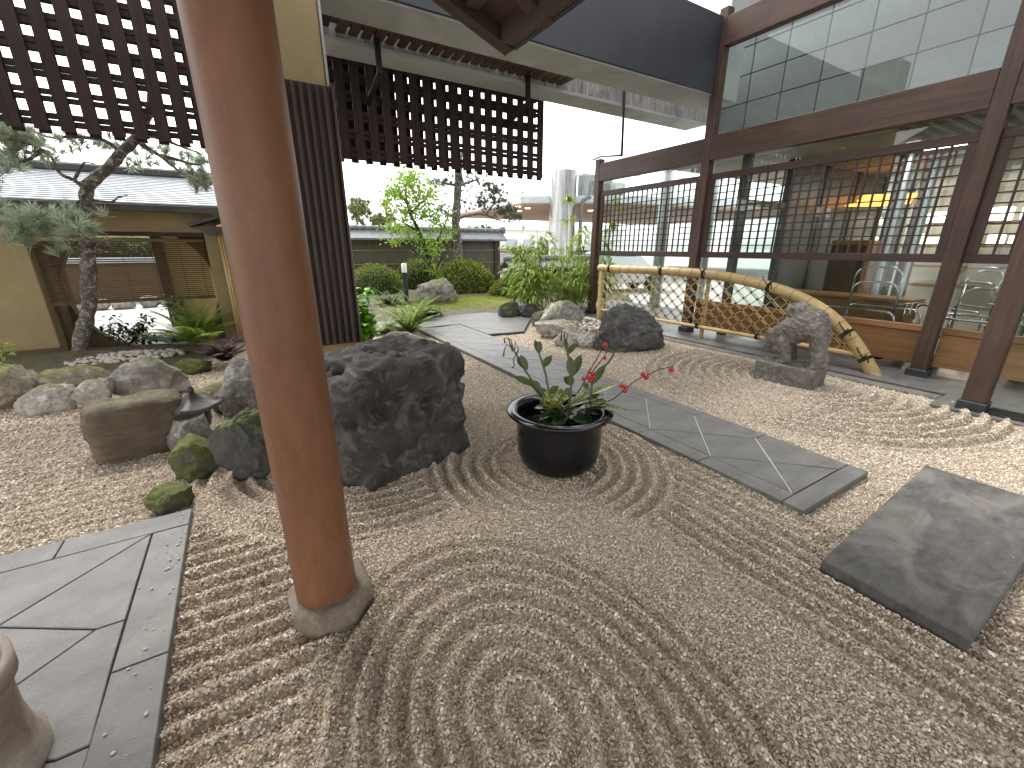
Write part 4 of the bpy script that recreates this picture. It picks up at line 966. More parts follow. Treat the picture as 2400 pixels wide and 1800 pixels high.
# ------------------------------------------------------------------ overhead structure
def slab_thing(name, lo, hi, mat, label, cat, ch=.008): return MB().cbox(lo, hi, ch).build(name, mat, None, label=label, category=cat)
b1 = thing('canopy_beam', (3, 5.25, 3.8), 'deep navy beam with grey concrete soffit spanning to the lobby', 'beam')
MB().cbox((.30, 4.985, 3.80), (7.4, 5.57, 4.80), .01).build('beam_core', 'concrete', b1)
MB().cbox((.91, 4.95, 3.815), (6.72, 4.984, 4.82), .004).build('navy_cladding', 'navy_paint', b1)
b2 = thing('canopy_beam', (3, 6.35, 3.8), 'rain stained concrete beam behind the navy beam', 'beam')
MB().cbox((.30, 6.12, 3.80), (8.2, 6.60, 4.6), .01).build('beam_core', 'concrete', b2)
MB().box((.30, 6.114, 3.83), (8.2, 6.12, 4.6)).build('stained_face', 'concrete_stained', b2)
MB().cbox((.30, 6.09, 3.785), (8.2, 6.118, 3.83), .004).build('drip_edge', 'concrete', b2)
# timber grille in the slot between the two beams
gr = thing('slot_grille', (2.9, 5.85, 3.95), 'two layer grille of brown boards in the slot between the beams', 'grille')
bmn = MB().cbox((-.055, -.30, -.015), (.055, .30, .015), .004).mesh('board', 'brown_wood_y'); x = 1.35
while x < 4.6: put('board', bmn, gr, (x, 5.845, 3.90)); x += .145
MB().cbox((1.2, 5.66, 3.92), (4.62, 5.76, 3.95), .004).build('batten', 'brown_wood_x', gr); MB().cbox((1.2, 5.9, 3.92), (4.62, 6.0, 3.95), .004).build('batten', 'brown_wood_x', gr)
MB().cbox((4.62, 5.58, 3.95), (4.66, 6.09, 4.05), .004).build('end_board', 'concrete', gr); MB().cbox((1.0, 5.58, 3.9), (1.22, 6.08, 4.05), .004).build('dark_fitting', 'black_metal', gr)
# hanging lattice screens
LY = 6.70
def screen(label, x0, x1, z0, z1, off):
    t = thing('lattice_screen', ((x0 + x1) / 2, LY, z0), label, 'screen')
    vb = MB().cbox((-.059, -.014, 0), (.059, .014, z1 - z0), .004).mesh('vertical_board', 'lattice_wood_z')
    n_ = round((x1 - x0) / .2); 
    for i in range(n_ + 1): put('vertical_board', vb, t, (x0 + (x1 - x0) * i / n_, LY, z0 + rnd.uniform(-.003, .003)))
    vb2 = MB().cbox((-.05, -.014, 0), (.05, .014, z1 - z0), .004).mesh('back_board', 'lattice_wood_z')
    for i in range(n_ + 1): put('back_board', vb2, t, (x0 + (x1 - x0) * i / n_ + off, LY + .25, z0 + .002))
    hb = MB().cbox((x0 - .055, -.012, -.027), (x1 + .055, .012, .027), .003).mesh('cross_board', 'lattice_wood_x')
    hb2 = MB().cbox((x0 - .055, -.012, -.027), (x1 + .055, .012, .027), .003).mesh('cross_board', 'lattice_wood_x')
    z = z0 + .10
    while z < z1: put('cross_board', hb, t, (0, LY + .028, z + .033)); put('cross_board', hb2, t, (0, LY + .028, z - .033)); put('cross_board', hb, t, (0, LY + .222, z + .075)); put('cross_board', hb2, t, (0, LY + .222, z + .009)); z += .222
    return t
screen('dark lattice screen hanging beyond the ribbed pillar, middle of the picture', 1.2, 4.62, 2.66, 4.4, .16)
screen('dark lattice screen hanging at upper left above the gate roof', -5.0, .62, 2.66, 4.3, .16)
# posts that carry the left screen
for x, wd in ((-5.05, 'left end of the upper left screen'), (.66, 'right end of the upper left screen behind the pillar')):
    MB().cbox((x - .05, LY + .3, -.1), (x + .05, LY + .4, 4.3), .006).build('screen_post', 'lattice_wood_z', None, label='dark post carrying the ' + wd, category='post')
# hangers
def hanger(x, label):
    t = thing('screen_hanger', (x, 6.3, 3.4), label, 'bracket', 'screen hangers')
    MB().bar((x, 6.02, 4.1), (x, 6.02, 3.52), .06, .05).build('drop_bar', 'black_metal', t)
    MB().bar((x, 6.02, 3.53), (x - .02, 6.66, 3.36), .06, .04).build('arm', 'black_metal', t)
hanger(1.75, 'bent black bracket holding the screen near the pillar'); hanger(3.92, 'bent black bracket holding the screen near its right end')
# pendant rod and its arm over the far low bay
rd = thing('hanging_rod', (6.85, 7.0, 3.3), 'thin dark rod hanging between stained beam and low bay', 'rod')
pA, pB = AY(1350, 205, 6.35), None
pT = Vector((6.3, 6.35, 3.8)); pL = AX(1343, 343, 6.78); 
MB().tube([Vector((5.87, 6.05, 4.1)), Vector((5.92, 6.05, 3.03))], .022, 8).build('rod', 'black_metal', rd, True)
MB().tube([Vector((5.92, 6.05, 3.04)), Vector((6.7, 7.45, 3.32)), Vector((6.72, 7.72, 3.30))], .02, 8).build('arm', 'grey_frame', rd, True)
# ochre pillar with ribbed timber panel
pi = thing('plaster_pillar', (.62, 5.2, 0), 'ochre plaster pillar with ribbed dark timber panel behind the brown column', 'pillar')
MB().cbox((.34, 4.86, -.05), (.90, 5.6, 5.4), .012).build('pillar_core', 'ochre_plaster', pi)
MB().cbox((.905, 4.84, .02), (.925, 4.90, 5.4), .003).build('corner_trim', 'concrete', pi)
pn = MB().cbox((.34, 4.80, .50), (.915, 4.855, 2.93), .004).build('ribbed_panel', 'dark_wood_z', pi)  # backing coloured darker than the ribs to paint shade in the grooves
rb = MB().cbox((-.017, -.05, 0), (.017, .0, 2.40), .004).mesh('rib', 'rib_wood_z')
for i in range(8): put('rib', rb, pn, (.385 + i * .068, 4.798, .515))
MB().cbox((.918, 4.75, .46), (.938, 4.88, 2.95), .003).build('edge_strip', 'brown_wood_z', pn)
MB().cbox((.941, 4.81, .46), (.952, 4.87, 2.95), .002).build('metal_strip', 'steel_column', pn)
# timber eave overhead
ev = thing('eave_canopy', (0, 1.5, 3.3), 'brown timber eave corner overhead at the top of the picture', 'roof')
def zr(x): return 3.20 + (2.32 - x) * .36
def slope(x0, x1, y0, y1, t0, t1): # board following the roof slope between x0 and x1, t above the soffit line
    return MB().add([(x0, y0, zr(x0) + t0), (x1, y0, zr(x1) + t0), (x1, y1, zr(x1) + t0), (x0, y1, zr(x0) + t0), (x0, y0, zr(x0) + t1), (x1, y0, zr(x1) + t1), (x1, y1, zr(x1) + t1), (x0, y1, zr(x0) + t1)],
                    [(0, 3, 2, 1), (4, 5, 6, 7), (0, 1, 5, 4), (1, 2, 6, 5), (2, 3, 7, 6), (3, 0, 4, 7)])
yb = -5.0
xr = -1.5
while xr < 2.2:
    slope(xr, min(xr + .298, 2.2), yb, 3.83, .10, .125).build('soffit_board', 'brown_wood_y', ev); xr += .3
slope(-1.5, 2.33, 3.83, 3.97, -.02, .19).build('barge_board', 'dark_wood_x', ev)
MB().cbox((2.20, yb, zr(2.26) - .02), (2.34, 3.82, zr(2.26) + .14), .006).build('eave_fascia', 'brown_wood_y', ev)
MB().cbox((1.86, yb, zr(1.9) + .02), (1.98, 3.80, zr(1.9) + .10), .006).build('eave_purlin', 'dark_wood_y', ev)
MB().cbox((2.345, yb, zr(2.3) + .0), (2.41, 3.9, zr(2.3) + .06), .01).build('gutter', 'black_metal', ev)
for y in (3.25, 1.9, .5): slope(-1.5, 2.36, y, y + .12, -.01, .098).build('rafter', 'dark_wood_x', ev)
slope(-1.6, 2.45, yb, 4.05, .20, .28).build('roof_covering', 'black_metal', ev)
MB().add([(-1.6, yb, zr(-1.6) + .1), (-1.6, 4.05, zr(-1.6) + .1), (-5.2, 4.05, zr(-1.6) - .9), (-5.2, yb, zr(-1.6) - .9), (-1.6, yb, zr(-1.6) + .2), (-1.6, 4.05, zr(-1.6) + .2), (-5.2, 4.05, zr(-1.6) - .8), (-5.2, yb, zr(-1.6) - .8)],
         [(0, 1, 2, 3), (7, 6, 5, 4), (0, 4, 5, 1), (1, 5, 6, 2), (2, 6, 7, 3), (3, 7, 4, 0)]).build('shade_slope', 'brown_wood_y', ev)  # unseen slope, its reach extended to keep the near left ground dim
# ------------------------------------------------------------------ gate house at left
GY = 8.57
mottled('roof_metal', (.42, .45, .48), (.55, .58, .61), 2, .35, bump=.08, metal=.35, fine=20)
mottled('roof_dark', (.055, .05, .048), (.10, .092, .088), 4, .6, bump=.3)
wood('bamboo_pole', (.20, .15, .06), (.32, .25, .11), 'x', .5); wood('blind_reed', (.085, .055, .03), (.15, .10, .055), 'x', .7, .2)
gt = thing('gate_house', (-2.2, 9, 0), 'ochre plaster gate house with a round opening and grey shingle roof', 'building')
MB().cbox((-9, GY, -.05), (-2.55, GY + .25, 2.08), .008).build('front_wall', 'ochre_plaster', gt)
MB().cbox((-2.55, GY, 1.72), (-.53, GY + .24, 2.08), .008).build('lintel', 'ochre_plaster', gt)
MB().cbox((-.53, GY - .03, -.05), (-.36, GY + .25, 2.05), .008).build('gate_post', 'ochre_plaster', gt)
MB().cbox((-2.549, GY + .02, 1.665), (-.531, GY + .2, 1.715), .004).build('dark_rail', 'dark_wood_x', gt)
MB().cbox((-9, GY - .015, -.05), (-2.56, GY - .001, .11), .004).build('wall_foot', 'ochre_dark', gt)
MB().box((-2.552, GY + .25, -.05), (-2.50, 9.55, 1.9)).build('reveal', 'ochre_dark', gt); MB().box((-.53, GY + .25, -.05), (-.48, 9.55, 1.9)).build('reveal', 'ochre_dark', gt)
# inner wall with the round opening, its shade painted as darker ochre
cx_, cz_, cr = -1.52, .86, .985; n_ = 64; y0, y1 = 9.2, 9.36; bx0, bx1, bz0, bz1 = -2.50, -.53, -.3, 1.95
vs_ = []
for k in range(n_):
    a = 2 * math.pi * k / n_; c_, s_ = math.cos(a), math.sin(a)
    t = min((bx1 - cx_) / c_ if c_ > 1e-6 else 1e9, (bx0 - cx_) / c_ if c_ < -1e-6 else 1e9, (bz1 - cz_) / s_ if s_ > 1e-6 else 1e9, (bz0 - cz_) / s_ if s_ < -1e-6 else 1e9)
    rr = min(cr, t * .985)
    for y in (y0, y1): vs_ += [(cx_ + c_ * rr, y, cz_ + s_ * rr), (cx_ + c_ * t, y, cz_ + s_ * t)]
fs = []
for k in range(n_):
    a, b_ = k * 4, ((k + 1) % n_) * 4
    fs += [(a, a + 1, b_ + 1, b_), (a + 2, b_ + 2, b_ + 3, a + 3), (a, b_, b_ + 2, a + 2)]
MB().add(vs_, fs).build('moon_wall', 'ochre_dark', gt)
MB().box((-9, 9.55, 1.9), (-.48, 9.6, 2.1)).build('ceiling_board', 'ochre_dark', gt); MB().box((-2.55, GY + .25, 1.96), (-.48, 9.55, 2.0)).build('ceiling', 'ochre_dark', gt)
# shingle courses
ex, ez, ry, rz2 = 7.98, 2.07, 10.0, 2.66; nC = 17
MB().add([(-9, ex, ez - .03), (-.18, ex, ez - .03), (-.18, ry, rz2 - .03), (-9, ry, rz2 - .03)], [(0, 1, 2, 3)]).build('roof_deck', 'roof_dark', gt)
for i in range(nC):
    t0, t1 = i / nC, (i + 1.12) / nC; ya, yb_ = ex + (ry - ex) * t0, ex + (ry - ex) * t1; za, zb = ez + (rz2 - ez) * t0 + .022, ez + (rz2 - ez) * t1
    MB().add([(-9, ya, za - .018), (-.15, ya, za - .018), (-.15, yb_, zb), (-9, yb_, zb), (-9, ya, za), (-.15, ya, za), (-.15, yb_, zb + .006), (-9, yb_, zb + .006)], [(0, 3, 2, 1), (4, 5, 6, 7), (0, 1, 5, 4), (1, 2, 6, 5), (3, 0, 4, 7)]).build('shingle_course', 'roof_metal', gt)
MB().cbox((-9, 7.95, ez - .10), (-.16, 8.02, ez - .005), .01).build('eave_gutter', 'roof_dark', gt)
MB().cbox((-9, ry - .12, rz2 - .02), (-.15, ry + .12, rz2 + .12), .03).build('ridge_cap', 'roof_dark', gt)
MB().add([(-9, ry, rz2), (-.15, ry, rz2), (-.15, 12, ez), (-9, 12, ez)], [(0, 3, 2, 1)]).build('rear_slope', 'roof_metal', gt)
MB().tube([(-2.5, GY + .02, 1.615), (-.55, GY + .02, 1.60)], .028, 10).build('blind_pole', 'bamboo_pole', gt, True)
# reed blind: hundreds of thin reeds, two hems
bl = thing('reed_blind', (-1.5, GY + .06, .7), 'see through reed blind half lowered over the round opening', 'blind')
mb = MB(); z = .735
while z < 1.60: mb.box((-2.50, GY + .055, z), (-.56, GY + .060, z + .017)); z += .031
o = mb.build('reeds', 'blind_reed', bl); o['kind'] = 'stuff'
for x in (-2.3, -1.95, -1.6, -1.25, -.9, -.65): MB().box((x, GY + .061, .73), (x + .006, GY + .064, 1.6)).build('cord', 'twine', bl)
MB().box((-2.51, GY + .05, .70), (-.555, GY + .066, .735)).build('hem', 'blind_reed', bl)
# sleeve fence end with its little roof, right of the gate post
sf = thing('sleeve_fence', (-.28, 8.4, 0), 'narrow bamboo sleeve fence with a tiny peaked roof beside the gate post', 'fence')
MB().cbox((-.335, 8.2, 0), (-.18, 9.6, 1.78), .01).build('fence_body', 'bamboo_pole', sf)
for k in range(12): MB().tube([(-.335 - .0, 8.25 + k * .11, .05), (-.335, 8.25 + k * .11, 1.76)], .016, 6).build('bamboo_cane', 'bamboo_z', sf, True)
for k in range(5): MB().tube([(-.32 + k * .035, 8.195, .05), (-.32 + k * .035, 8.195, 1.76)], .016, 6).build('bamboo_cane', 'bamboo_z', sf, True)
for sg in (-1, 1):
    MB().add([(-.26, 8.0, 1.96), (-.26 + sg * .42, 8.0, 1.83), (-.26 + sg * .42, 9.7, 1.83), (-.26, 9.7, 1.96), (-.26, 8.0, 1.92), (-.26 + sg * .40, 8.0, 1.79), (-.26 + sg * .40, 9.7, 1.79), (-.26, 9.7, 1.92)], [(0, 1, 2, 3), (7, 6, 5, 4), (0, 4, 5, 1), (1, 5, 6, 2), (2, 6, 7, 3)]).build('roof_slope', 'roof_dark', sf)
MB().cbox((-.36, 7.97, 1.94), (-.16, 9.72, 2.0), .02).build('ridge', 'roof_dark', sf)
MB().add([(-.6, 8.06, 1.80), (.08, 8.06, 1.80), (-.05, 8.06, 1.70), (-.45, 8.06, 1.68), (-.6, 8.3, 1.80), (.08, 8.3, 1.80), (-.05, 8.3, 1.7), (-.45, 8.3, 1.68)], [(0, 1, 2, 3), (7, 6, 5, 4), (0, 4, 5, 1), (1, 5, 6, 2), (2, 6, 7, 3), (3, 7, 4, 0)]).build('gable_board', 'roof_dark', sf)
# beyond the gate: ochre wall, post, stone edging, far roofs
ow = thing('garden_wall', (-1, 11.6, 0), 'bright yellow wall seen through the round opening', 'wall')
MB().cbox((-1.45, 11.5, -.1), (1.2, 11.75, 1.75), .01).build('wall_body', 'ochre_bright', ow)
MB().cbox((-1.62, 11.4, -.1), (-1.45, 11.6, 1.8), .006).build('end_post', 'brown_wood_z', ow)
bw = thing('bamboo_wall', (-4, 17.5, 0), 'brown wall with pale coping far beyond the round opening', 'wall')
MB().cbox((-14, 17.5, -.1), (2.0, 17.75, 1.05), .01).build('wall_body', 'ochre_dark', bw); MB().cbox((-14, 17.3, 1.05), (2.0, 17.95, 1.22), .02).build('coping', 'roof_metal', bw)
for i, w_o in enumerate(('first', 'second', 'third', 'fourth', 'fifth', 'sixth', 'seventh', 'eighth')):
    x = -4.6 + i * .5; rock(w_o + ' edging stone from the left in the row beyond the gate', (x + rnd.uniform(-.05, .05), 15.6 + rnd.uniform(-.1, .1), -.1), (rnd.uniform(.45, .6), .45, rnd.uniform(.22, .32)), 300 + i, 'rock_grey', 2, name='edging_stone', group='edging stones beyond the gate')
YF = 12.0
fr = thing('far_house', (-6, 26, 2), 'long low house with a pale roof behind the gate house', 'house')
MB().add([(-24, 25.0, 3.55), (2, 25.0, 3.55), (2, 28.5, 4.9), (-24, 28.5, 4.9)], [(0, 1, 2, 3)]).build('roof_slope', 'roof_metal', fr)
MB().cbox((-24, 24.95, 3.35), (2, 25.05, 3.55), .01).build('eave_board', 'roof_dark', fr); MB().cbox((-24, 28.4, 4.85), (2, 28.8, 5.1), .03).build('ridge_cap', 'concrete', fr)
MB().box((-23, 25.6, -.1), (1.5, 28.3, 3.6)).build('wall_body', 'ochre_plaster', fr)
# ------------------------------------------------------------------ plants
leafmat('pine_needle', (.22, .27, .18), (.48, .53, .40), .35, .5)
leafmat('pine_needle_dark', (.035, .06, .03), (.10, .13, .06), .15, .5)
leafmat('bush_leaf', (.04, .07, .01), (.21, .28, .03), .2, .5, (.46, .50, .06))
leafmat('maple_leaf', (.10, .20, .02), (.26, .42, .045), .5, .5, (.36, .48, .08))
leafmat('bamboo_leaf', (.12, .21, .03), (.30, .42, .07), .45, .45, (.42, .47, .10))
leafmat('fern_leaf', (.12, .20, .025), (.32, .43, .05), .45, .45)
leafmat('fern_dark', (.04, .08, .015), (.12, .19, .03), .3, .45)
leafmat('ivy_leaf', (.08, .22, .01), (.16, .40, .02), .4, .4)
leafmat('dead_fern', (.035, .014, .012), (.08, .035, .025), .1, .7)
leafmat('far_leaf', (.12, .15, .06), (.28, .30, .13), .3, .6)
rockmat('pine_bark', (.045, .036, .03), (.19, .16, .135), scale=9, bump=1.0, pale=(.40, .36, .325))
mottled('bark_dark', (.035, .028, .022), (.085, .07, .055), 9, .9, c3=(.07, .075, .03), bump=.6, bdist=.02)
def branch(pts, r0, r1, seed=0, wob=.0, n_=10, sub=6):
    c_ = []
    for i in range(len(pts) - 1):
        for k in range(sub): c_.append(Vector(pts[i]).lerp(Vector(pts[i + 1]), k / sub))
    c_.append(Vector(pts[-1])); m_ = len(c_)
    for _ in range(2): c_ = [c_[0]] + [(c_[i - 1] + c_[i] * 2 + c_[i + 1]) / 4 for i in range(1, m_ - 1)] + [c_[-1]]
    c_ = [p + Vector((fbm((p.x * 3, p.z * 3, seed), 2), fbm((p.y * 3, p.z * 3, seed + 5), 2), fbm((p.x * 3, p.y * 3, seed + 9), 2))) * wob for p in c_]
    rr = [(r0 + (r1 - r0) * i / (m_ - 1)) * (1 + .14 * noise.noise(p * 6 + Vector((seed, 0, 0)))) for i, p in enumerate(c_)]
    mb = MB(); mb.tube(c_, rr, n_)
    for i in range(m_):
        for k in range(n_):
            v = Vector(mb.v[i * n_ + k]); d = v - c_[i]; mb.v[i * n_ + k] = tuple(c_[i] + d * (1 + .22 * noise.noise(v * 14)))
    return mb, c_
def tuft(mb, p, d, rg, n_=34, L_=.12, w_=.0035, spread=1.0):
    d = Vector(d).normalized()
    for _ in range(n_):
        q = (d + Vector((rg.gauss(0, 1), rg.gauss(0, 1), rg.gauss(0, 1))) * .55 * spread).normalized(); l_ = L_ * rg.uniform(.7, 1.1); s_ = q.orthogonal().normalized() * w_; s_.rotate(Matrix.Rotation(rg.uniform(0, 3.1), 3, q))
        b0 = Vector(p) - d * rg.uniform(0, .05); mid = b0 + q * l_ * .5; mb.add([b0 - s_ * .6, b0 + s_ * .6, mid + s_, b0 + q * l_, mid - s_], [(0, 1, 2, 3, 4)])
def lf(mb, p, d, rg, L_, W):   # small folded leaf
    d = Vector(d).normalized(); s_ = d.orthogonal().normalized(); s_.rotate(Matrix.Rotation(rg.uniform(0, 6.28), 3, d)); nn = d.cross(s_)
    a = Vector(p); mb.add([a, a + d * L_ * .5 + s_ * W / 2 + nn * W * .15, a + d * L_, a + d * L_ * .5 - s_ * W / 2 + nn * W * .15], [(0, 1, 2, 3)])

# --- leaning pine beside the gate
rg = random.Random(5)
pn_ = thing('pine_tree', (-2.1, 7.7, .1), 'old crooked pine leaning in front of the gate house', 'tree')
PY_ = 7.7
def PP(x, y, dy=0): return AY(x, y, PY_ + dy)
tr_, cl = branch([PP(165, 800), PP(176, 740), PP(187, 690), PP(190, 620), PP(192, 560), PP(190, 480), PP(186, 430), PP(190, 395)], .088, .062, 1, .03, 14)
tr_.build('trunk', 'pine_bark', pn_, True)
def limb(pts, r0, r1, seed, nm='limb'): 
    m_, c_ = branch(pts, r0, r1, seed, .02, 8, 5); m_.build(nm, 'pine_bark', pn_, True); return c_
limb([PP(188, 400), PP(225, 370), PP(262, 325), PP(300, 292), PP(318, 260, -.1), PP(330, 200, -.1)], .066, .05, 2)
limb([PP(205, 545), PP(225, 528), PP(238, 520)], .06, .05, 3)
twigs = []
for i, q in enumerate(([(183, 405), (160, 388), (140, 380), (130, 372), (108, 330), (60, 308), (20, 300)], [(105, 330), (90, 325), (60, 345), (40, 350), (10, 370)], [(290, 300), (345, 335), (380, 365), (400, 378), (435, 395), (460, 410)], [(345, 335), (385, 345), (420, 355), (450, 350)], [(300, 292), (350, 300), (400, 320), (440, 335)],
                       [(260, 325), (220, 300), (160, 290), (110, 300), (60, 280), (10, 270)], [(190, 430), (160, 440), (140, 438), (140, 450), (130, 465)], [(200, 432), (245, 438), (255, 425), (275, 422)], [(188, 480), (150, 470), (100, 462), (50, 470), (5, 460)], [(185, 545), (150, 520), (120, 500), (90, 490)], [(160, 388), (180, 360), (185, 350), (205, 355)])):
    c_ = limb([PP(x, y, rg.uniform(-.1, .1) * (j > 0) - .04 * j) for j, (x, y) in enumerate(q)], .028 if i < 6 else .018, .006, 10 + i, 'branch'); twigs.append(c_)
mb = MB()
for (x, y, sx, sy, n_, dy, L_) in ((50, 300, 55, 25, 40, -.1, .15), (10, 290, 40, 22, 20, .1, .15), (390, 345, 35, 18, 16, .3, .12), (250, 310, 50, 14, 14, .3, .11), (415, 385, 25, 14, 12, .25, .12), (25, 340, 40, 25, 14, 0, .14), (100, 470, 75, 22, 34, -.2, .15), (140, 500, 45, 28, 26, -.35, .16), (60, 500, 45, 35, 26, -.2, .15), (180, 490, 20, 12, 7, -.4, .17), (430, 360, 30, 30, 18, .2, .13), (445, 400, 20, 20, 14, .2, .13), (350, 330, 40, 18, 10, .3, .12), (300, 350, 45, 25, 10, .4, .12), (180, 300, 60, 15, 12, .2, .12), (110, 335, 50, 20, 12, .2, .12), (-20, 420, 40, 60, 16, -.1, .14)):
    for _ in range(n_):
        p = PP(x + rg.gauss(0, sx * .6), y + rg.gauss(0, sy * .6), dy + rg.uniform(-.25, .25)); tuft(mb, p, (rg.gauss(0, .5), rg.gauss(-.2, .5), rg.uniform(.1, 1.1)), rg, 52, L_, .0034, 1.0)
mb.build('needles', 'pine_needle', pn_)

# --- clipped dome bushes
def dome(label, c_, rx, ry, h_, seed, n_=5200, mat='bush_leaf', s_=.05):
    rg = random.Random(seed); t = thing('clipped_bush', c_, label, 'bush'); c_ = Vector(c_)
    mb = MB(); vs_ = []; res = 14
    for i in range(res + 1):
        for k in range(28):
            ph = math.pi / 2 * i / res * 1.12; a = 2 * math.pi * k / 28; d = Vector((math.cos(a) * math.sin(ph), math.sin(a) * math.sin(ph), math.cos(ph))); f = .90 + .06 * noise.noise(d * 2.5 + Vector((seed, 0, 0)))
            vs_.append(c_ + Vector((d.x * rx * f, d.y * ry * f, max(-.1, d.z) * h_ * f)))
    mb.add(vs_, [(i * 28 + k, (i + 1) * 28 + k, (i + 1) * 28 + (k + 1) % 28, i * 28 + (k + 1) % 28) for i in range(res) for k in range(28)])
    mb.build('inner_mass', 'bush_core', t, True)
    mb = MB()
    for _ in range(n_):
        z = rg.uniform(-.05, 1) ; a = rg.uniform(0, 6.28); s = math.sqrt(max(0, 1 - z * z)); d = Vector((s * math.cos(a), s * math.sin(a), z)); f = .90 + .07 * noise.noise(d * 2.5 + Vector((seed, 0, 0))) + .05 * noise.noise(d * 9 + Vector((seed, 3, 0))) + rg.uniform(-.05, .06)
        p = c_ + Vector((d.x * rx * f, d.y * ry * f, d.z * h_ * f)); q = d * .8 + Vector((rg.gauss(0, .5), rg.gauss(0, .5), rg.gauss(.3, .5))); lf(mb, p, q, rg, s_ * rg.uniform(.7, 1.3), s_ * .55)
    mb.build('foliage', mat, t)
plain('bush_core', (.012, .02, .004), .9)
dome('large round clipped bush beside the moss mound', (5.62, 12.1, .1), 1.05, .98, 1.08, 1, 7000, 'bush_leaf', .065)
p_ = AY(812, 640, 13.2); dome('round clipped bush at left beside the bamboo wall', (p_.x, 13.2, .1), .95, .85, .95, 2)
p_ = AY(906, 620, 13.9); dome('clipped bush behind the small garden light', (p_.x, 13.9, .15), .95, .75, 1.02, 3)
p_ = AY(1095, 640, 10.6); dome('low bright clipped bush right of the moss mound', (p_.x, 10.6, .1), .55, .5, .62, 4, 2800)

# --- light green young tree
rg = random.Random(9)
mt = thing('leafy_tree', (4.93, 13.0, .2), 'light green young tree in front of the bamboo wall', 'tree'); TY = 13.0
TP = lambda x, y, d=0: AY(x, y, TY + d)
mb0, c_ = branch([TP(937, 640), TP(935, 600), TP(925, 550), TP(905, 500), TP(885, 460), TP(875, 420), TP(880, 380)], .085, .02, 21, .03, 10); mb0.build('trunk', 'bark_dark', mt, True)
for i, q in enumerate(([(925, 550), (950, 510), (965, 480), (970, 440)], [(905, 500), (870, 480), (845, 470)], [(885, 460), (920, 430), (940, 400)], [(930, 575), (900, 545), (870, 525), (850, 515)], [(937, 590), (960, 545), (985, 510)], [(880, 440), (860, 420), (845, 405)])):
    mb1, _ = branch([TP(x, y, rg.uniform(-.3, .3)) for x, y in q], .035, .01, 30 + i, .03, 7, 4); mb1.build('branch', 'bark_dark', mt, True)
mb = MB()
for (x, y, sx, sy, n_) in ((885, 385, 32, 22, 500), (855, 415, 28, 18, 420), (915, 420, 40, 22, 560), (890, 455, 45, 22, 560), (860, 490, 28, 14, 220), (940, 470, 30, 20, 320), (900, 510, 40, 16, 260), (960, 500, 26, 22, 240), (930, 540, 30, 18, 200), (850, 520, 20, 10, 70), (835, 440, 14, 14, 120), (935, 580, 16, 16, 90)):
    for _ in range(n_):
        p = TP(x + rg.gauss(0, sx * .55), y + rg.gauss(0, sy * .55), rg.gauss(0, .4)); lf(mb, p, (rg.gauss(0, 1), rg.gauss(0, 1), rg.gauss(-.3, .6)), rg, rg.uniform(.07, .13), rg.uniform(.05, .08))
mb.build('crown', 'maple_leaf', mt)
# --- straight pine behind
bp = thing('pine_tree', (5.86, 13.6, .2), 'straight pine trunk with one long branch to the right', 'tree'); TY2 = 13.4
QP = lambda x, y, d=0: AY(x, y, TY2 + d)
mb0, _ = branch([QP(992, 640), QP(992, 580), QP(988, 520), QP(984, 475), QP(988, 430), QP(990, 380), QP(992, 330)], .16, .11, 41, .02, 12); mb0.build('trunk', 'pine_bark', bp, True)
for i, q in enumerate(([(988, 475), (1010, 464), (1045, 462), (1062, 470), (1090, 480), (1110, 478)], [(1050, 462), (1062, 445), (1080, 430)], [(1062, 470), (1075, 455), (1100, 450)], [(984, 470), (965, 462), (955, 455)], [(990, 400), (960, 395), (940, 390)], [(990, 400), (1020, 392), (1040, 385)])):
    mb1, _ = branch([QP(x, y, rg.uniform(-.2, .2)) for x, y in q], .05, .015, 50 + i, .03, 7, 4); mb1.build('branch', 'pine_bark', bp, True)
mb = MB()
for (x, y, sx, sy, n_) in ((1070, 425, 28, 16, 70), (1095, 455, 22, 14, 60), (1045, 432, 16, 10, 28), (1060, 405, 22, 12, 50), (1115, 470, 14, 8, 26), (950, 395, 26, 10, 40), (955, 450, 14, 9, 20), (1010, 385, 30, 10, 36), (1040, 440, 12, 12, 16), (1005, 440, 12, 14, 12), (1000, 410, 14, 14, 16)):
    for _ in range(n_): tuft(mb, QP(x + rg.gauss(0, sx * .6), y + rg.gauss(0, sy * .6), rg.gauss(0, .35)), (rg.gauss(0, .5), rg.gauss(0, .5), rg.uniform(.1, 1)), rg, 26, .13, .006)
mb.build('needles', 'pine_needle_dark', bp)
# low pine sprays above the wall and far pine at left
def spray(label, x, y, Y, sx, sy, n_, mat, name='pine_shrub', trunk=None, L_=.16, w_=.008):
    p0 = AY(x, y + sy, Y); t = thing(name, (p0.x, Y, 0), label, 'tree' if trunk else 'shrub'); mb = MB(); rg = random.Random(int(x))
    for _ in range(n_): tuft(mb, AY(x + rg.gauss(0, sx * .55), y + rg.gauss(0, sy * .55), Y + rg.gauss(0, .3)), (rg.gauss(0, .5), rg.gauss(0, .5), rg.uniform(.1, 1)), rg, 24, L_, w_)
    mb.build('needles', mat, t)
    if trunk:
        for k, q in enumerate(trunk): m_, _ = branch([AY(a, b_, Y) for a, b_ in q], .07 if k else .12, .03, k, .03, 7, 4); m_.build('limb', 'bark_dark', t, True)
    else:
        m_, _ = branch([AY(x, y + 90, Y), AY(x, y + sy, Y), AY(x, y, Y)], .06, .02, 3, .03, 7, 4); m_.build('stem', 'bark_dark', t, True)
spray('low pine spray showing above the bamboo wall', 1040, 497, 15.9, 32, 10, 60, 'pine_needle_dark')
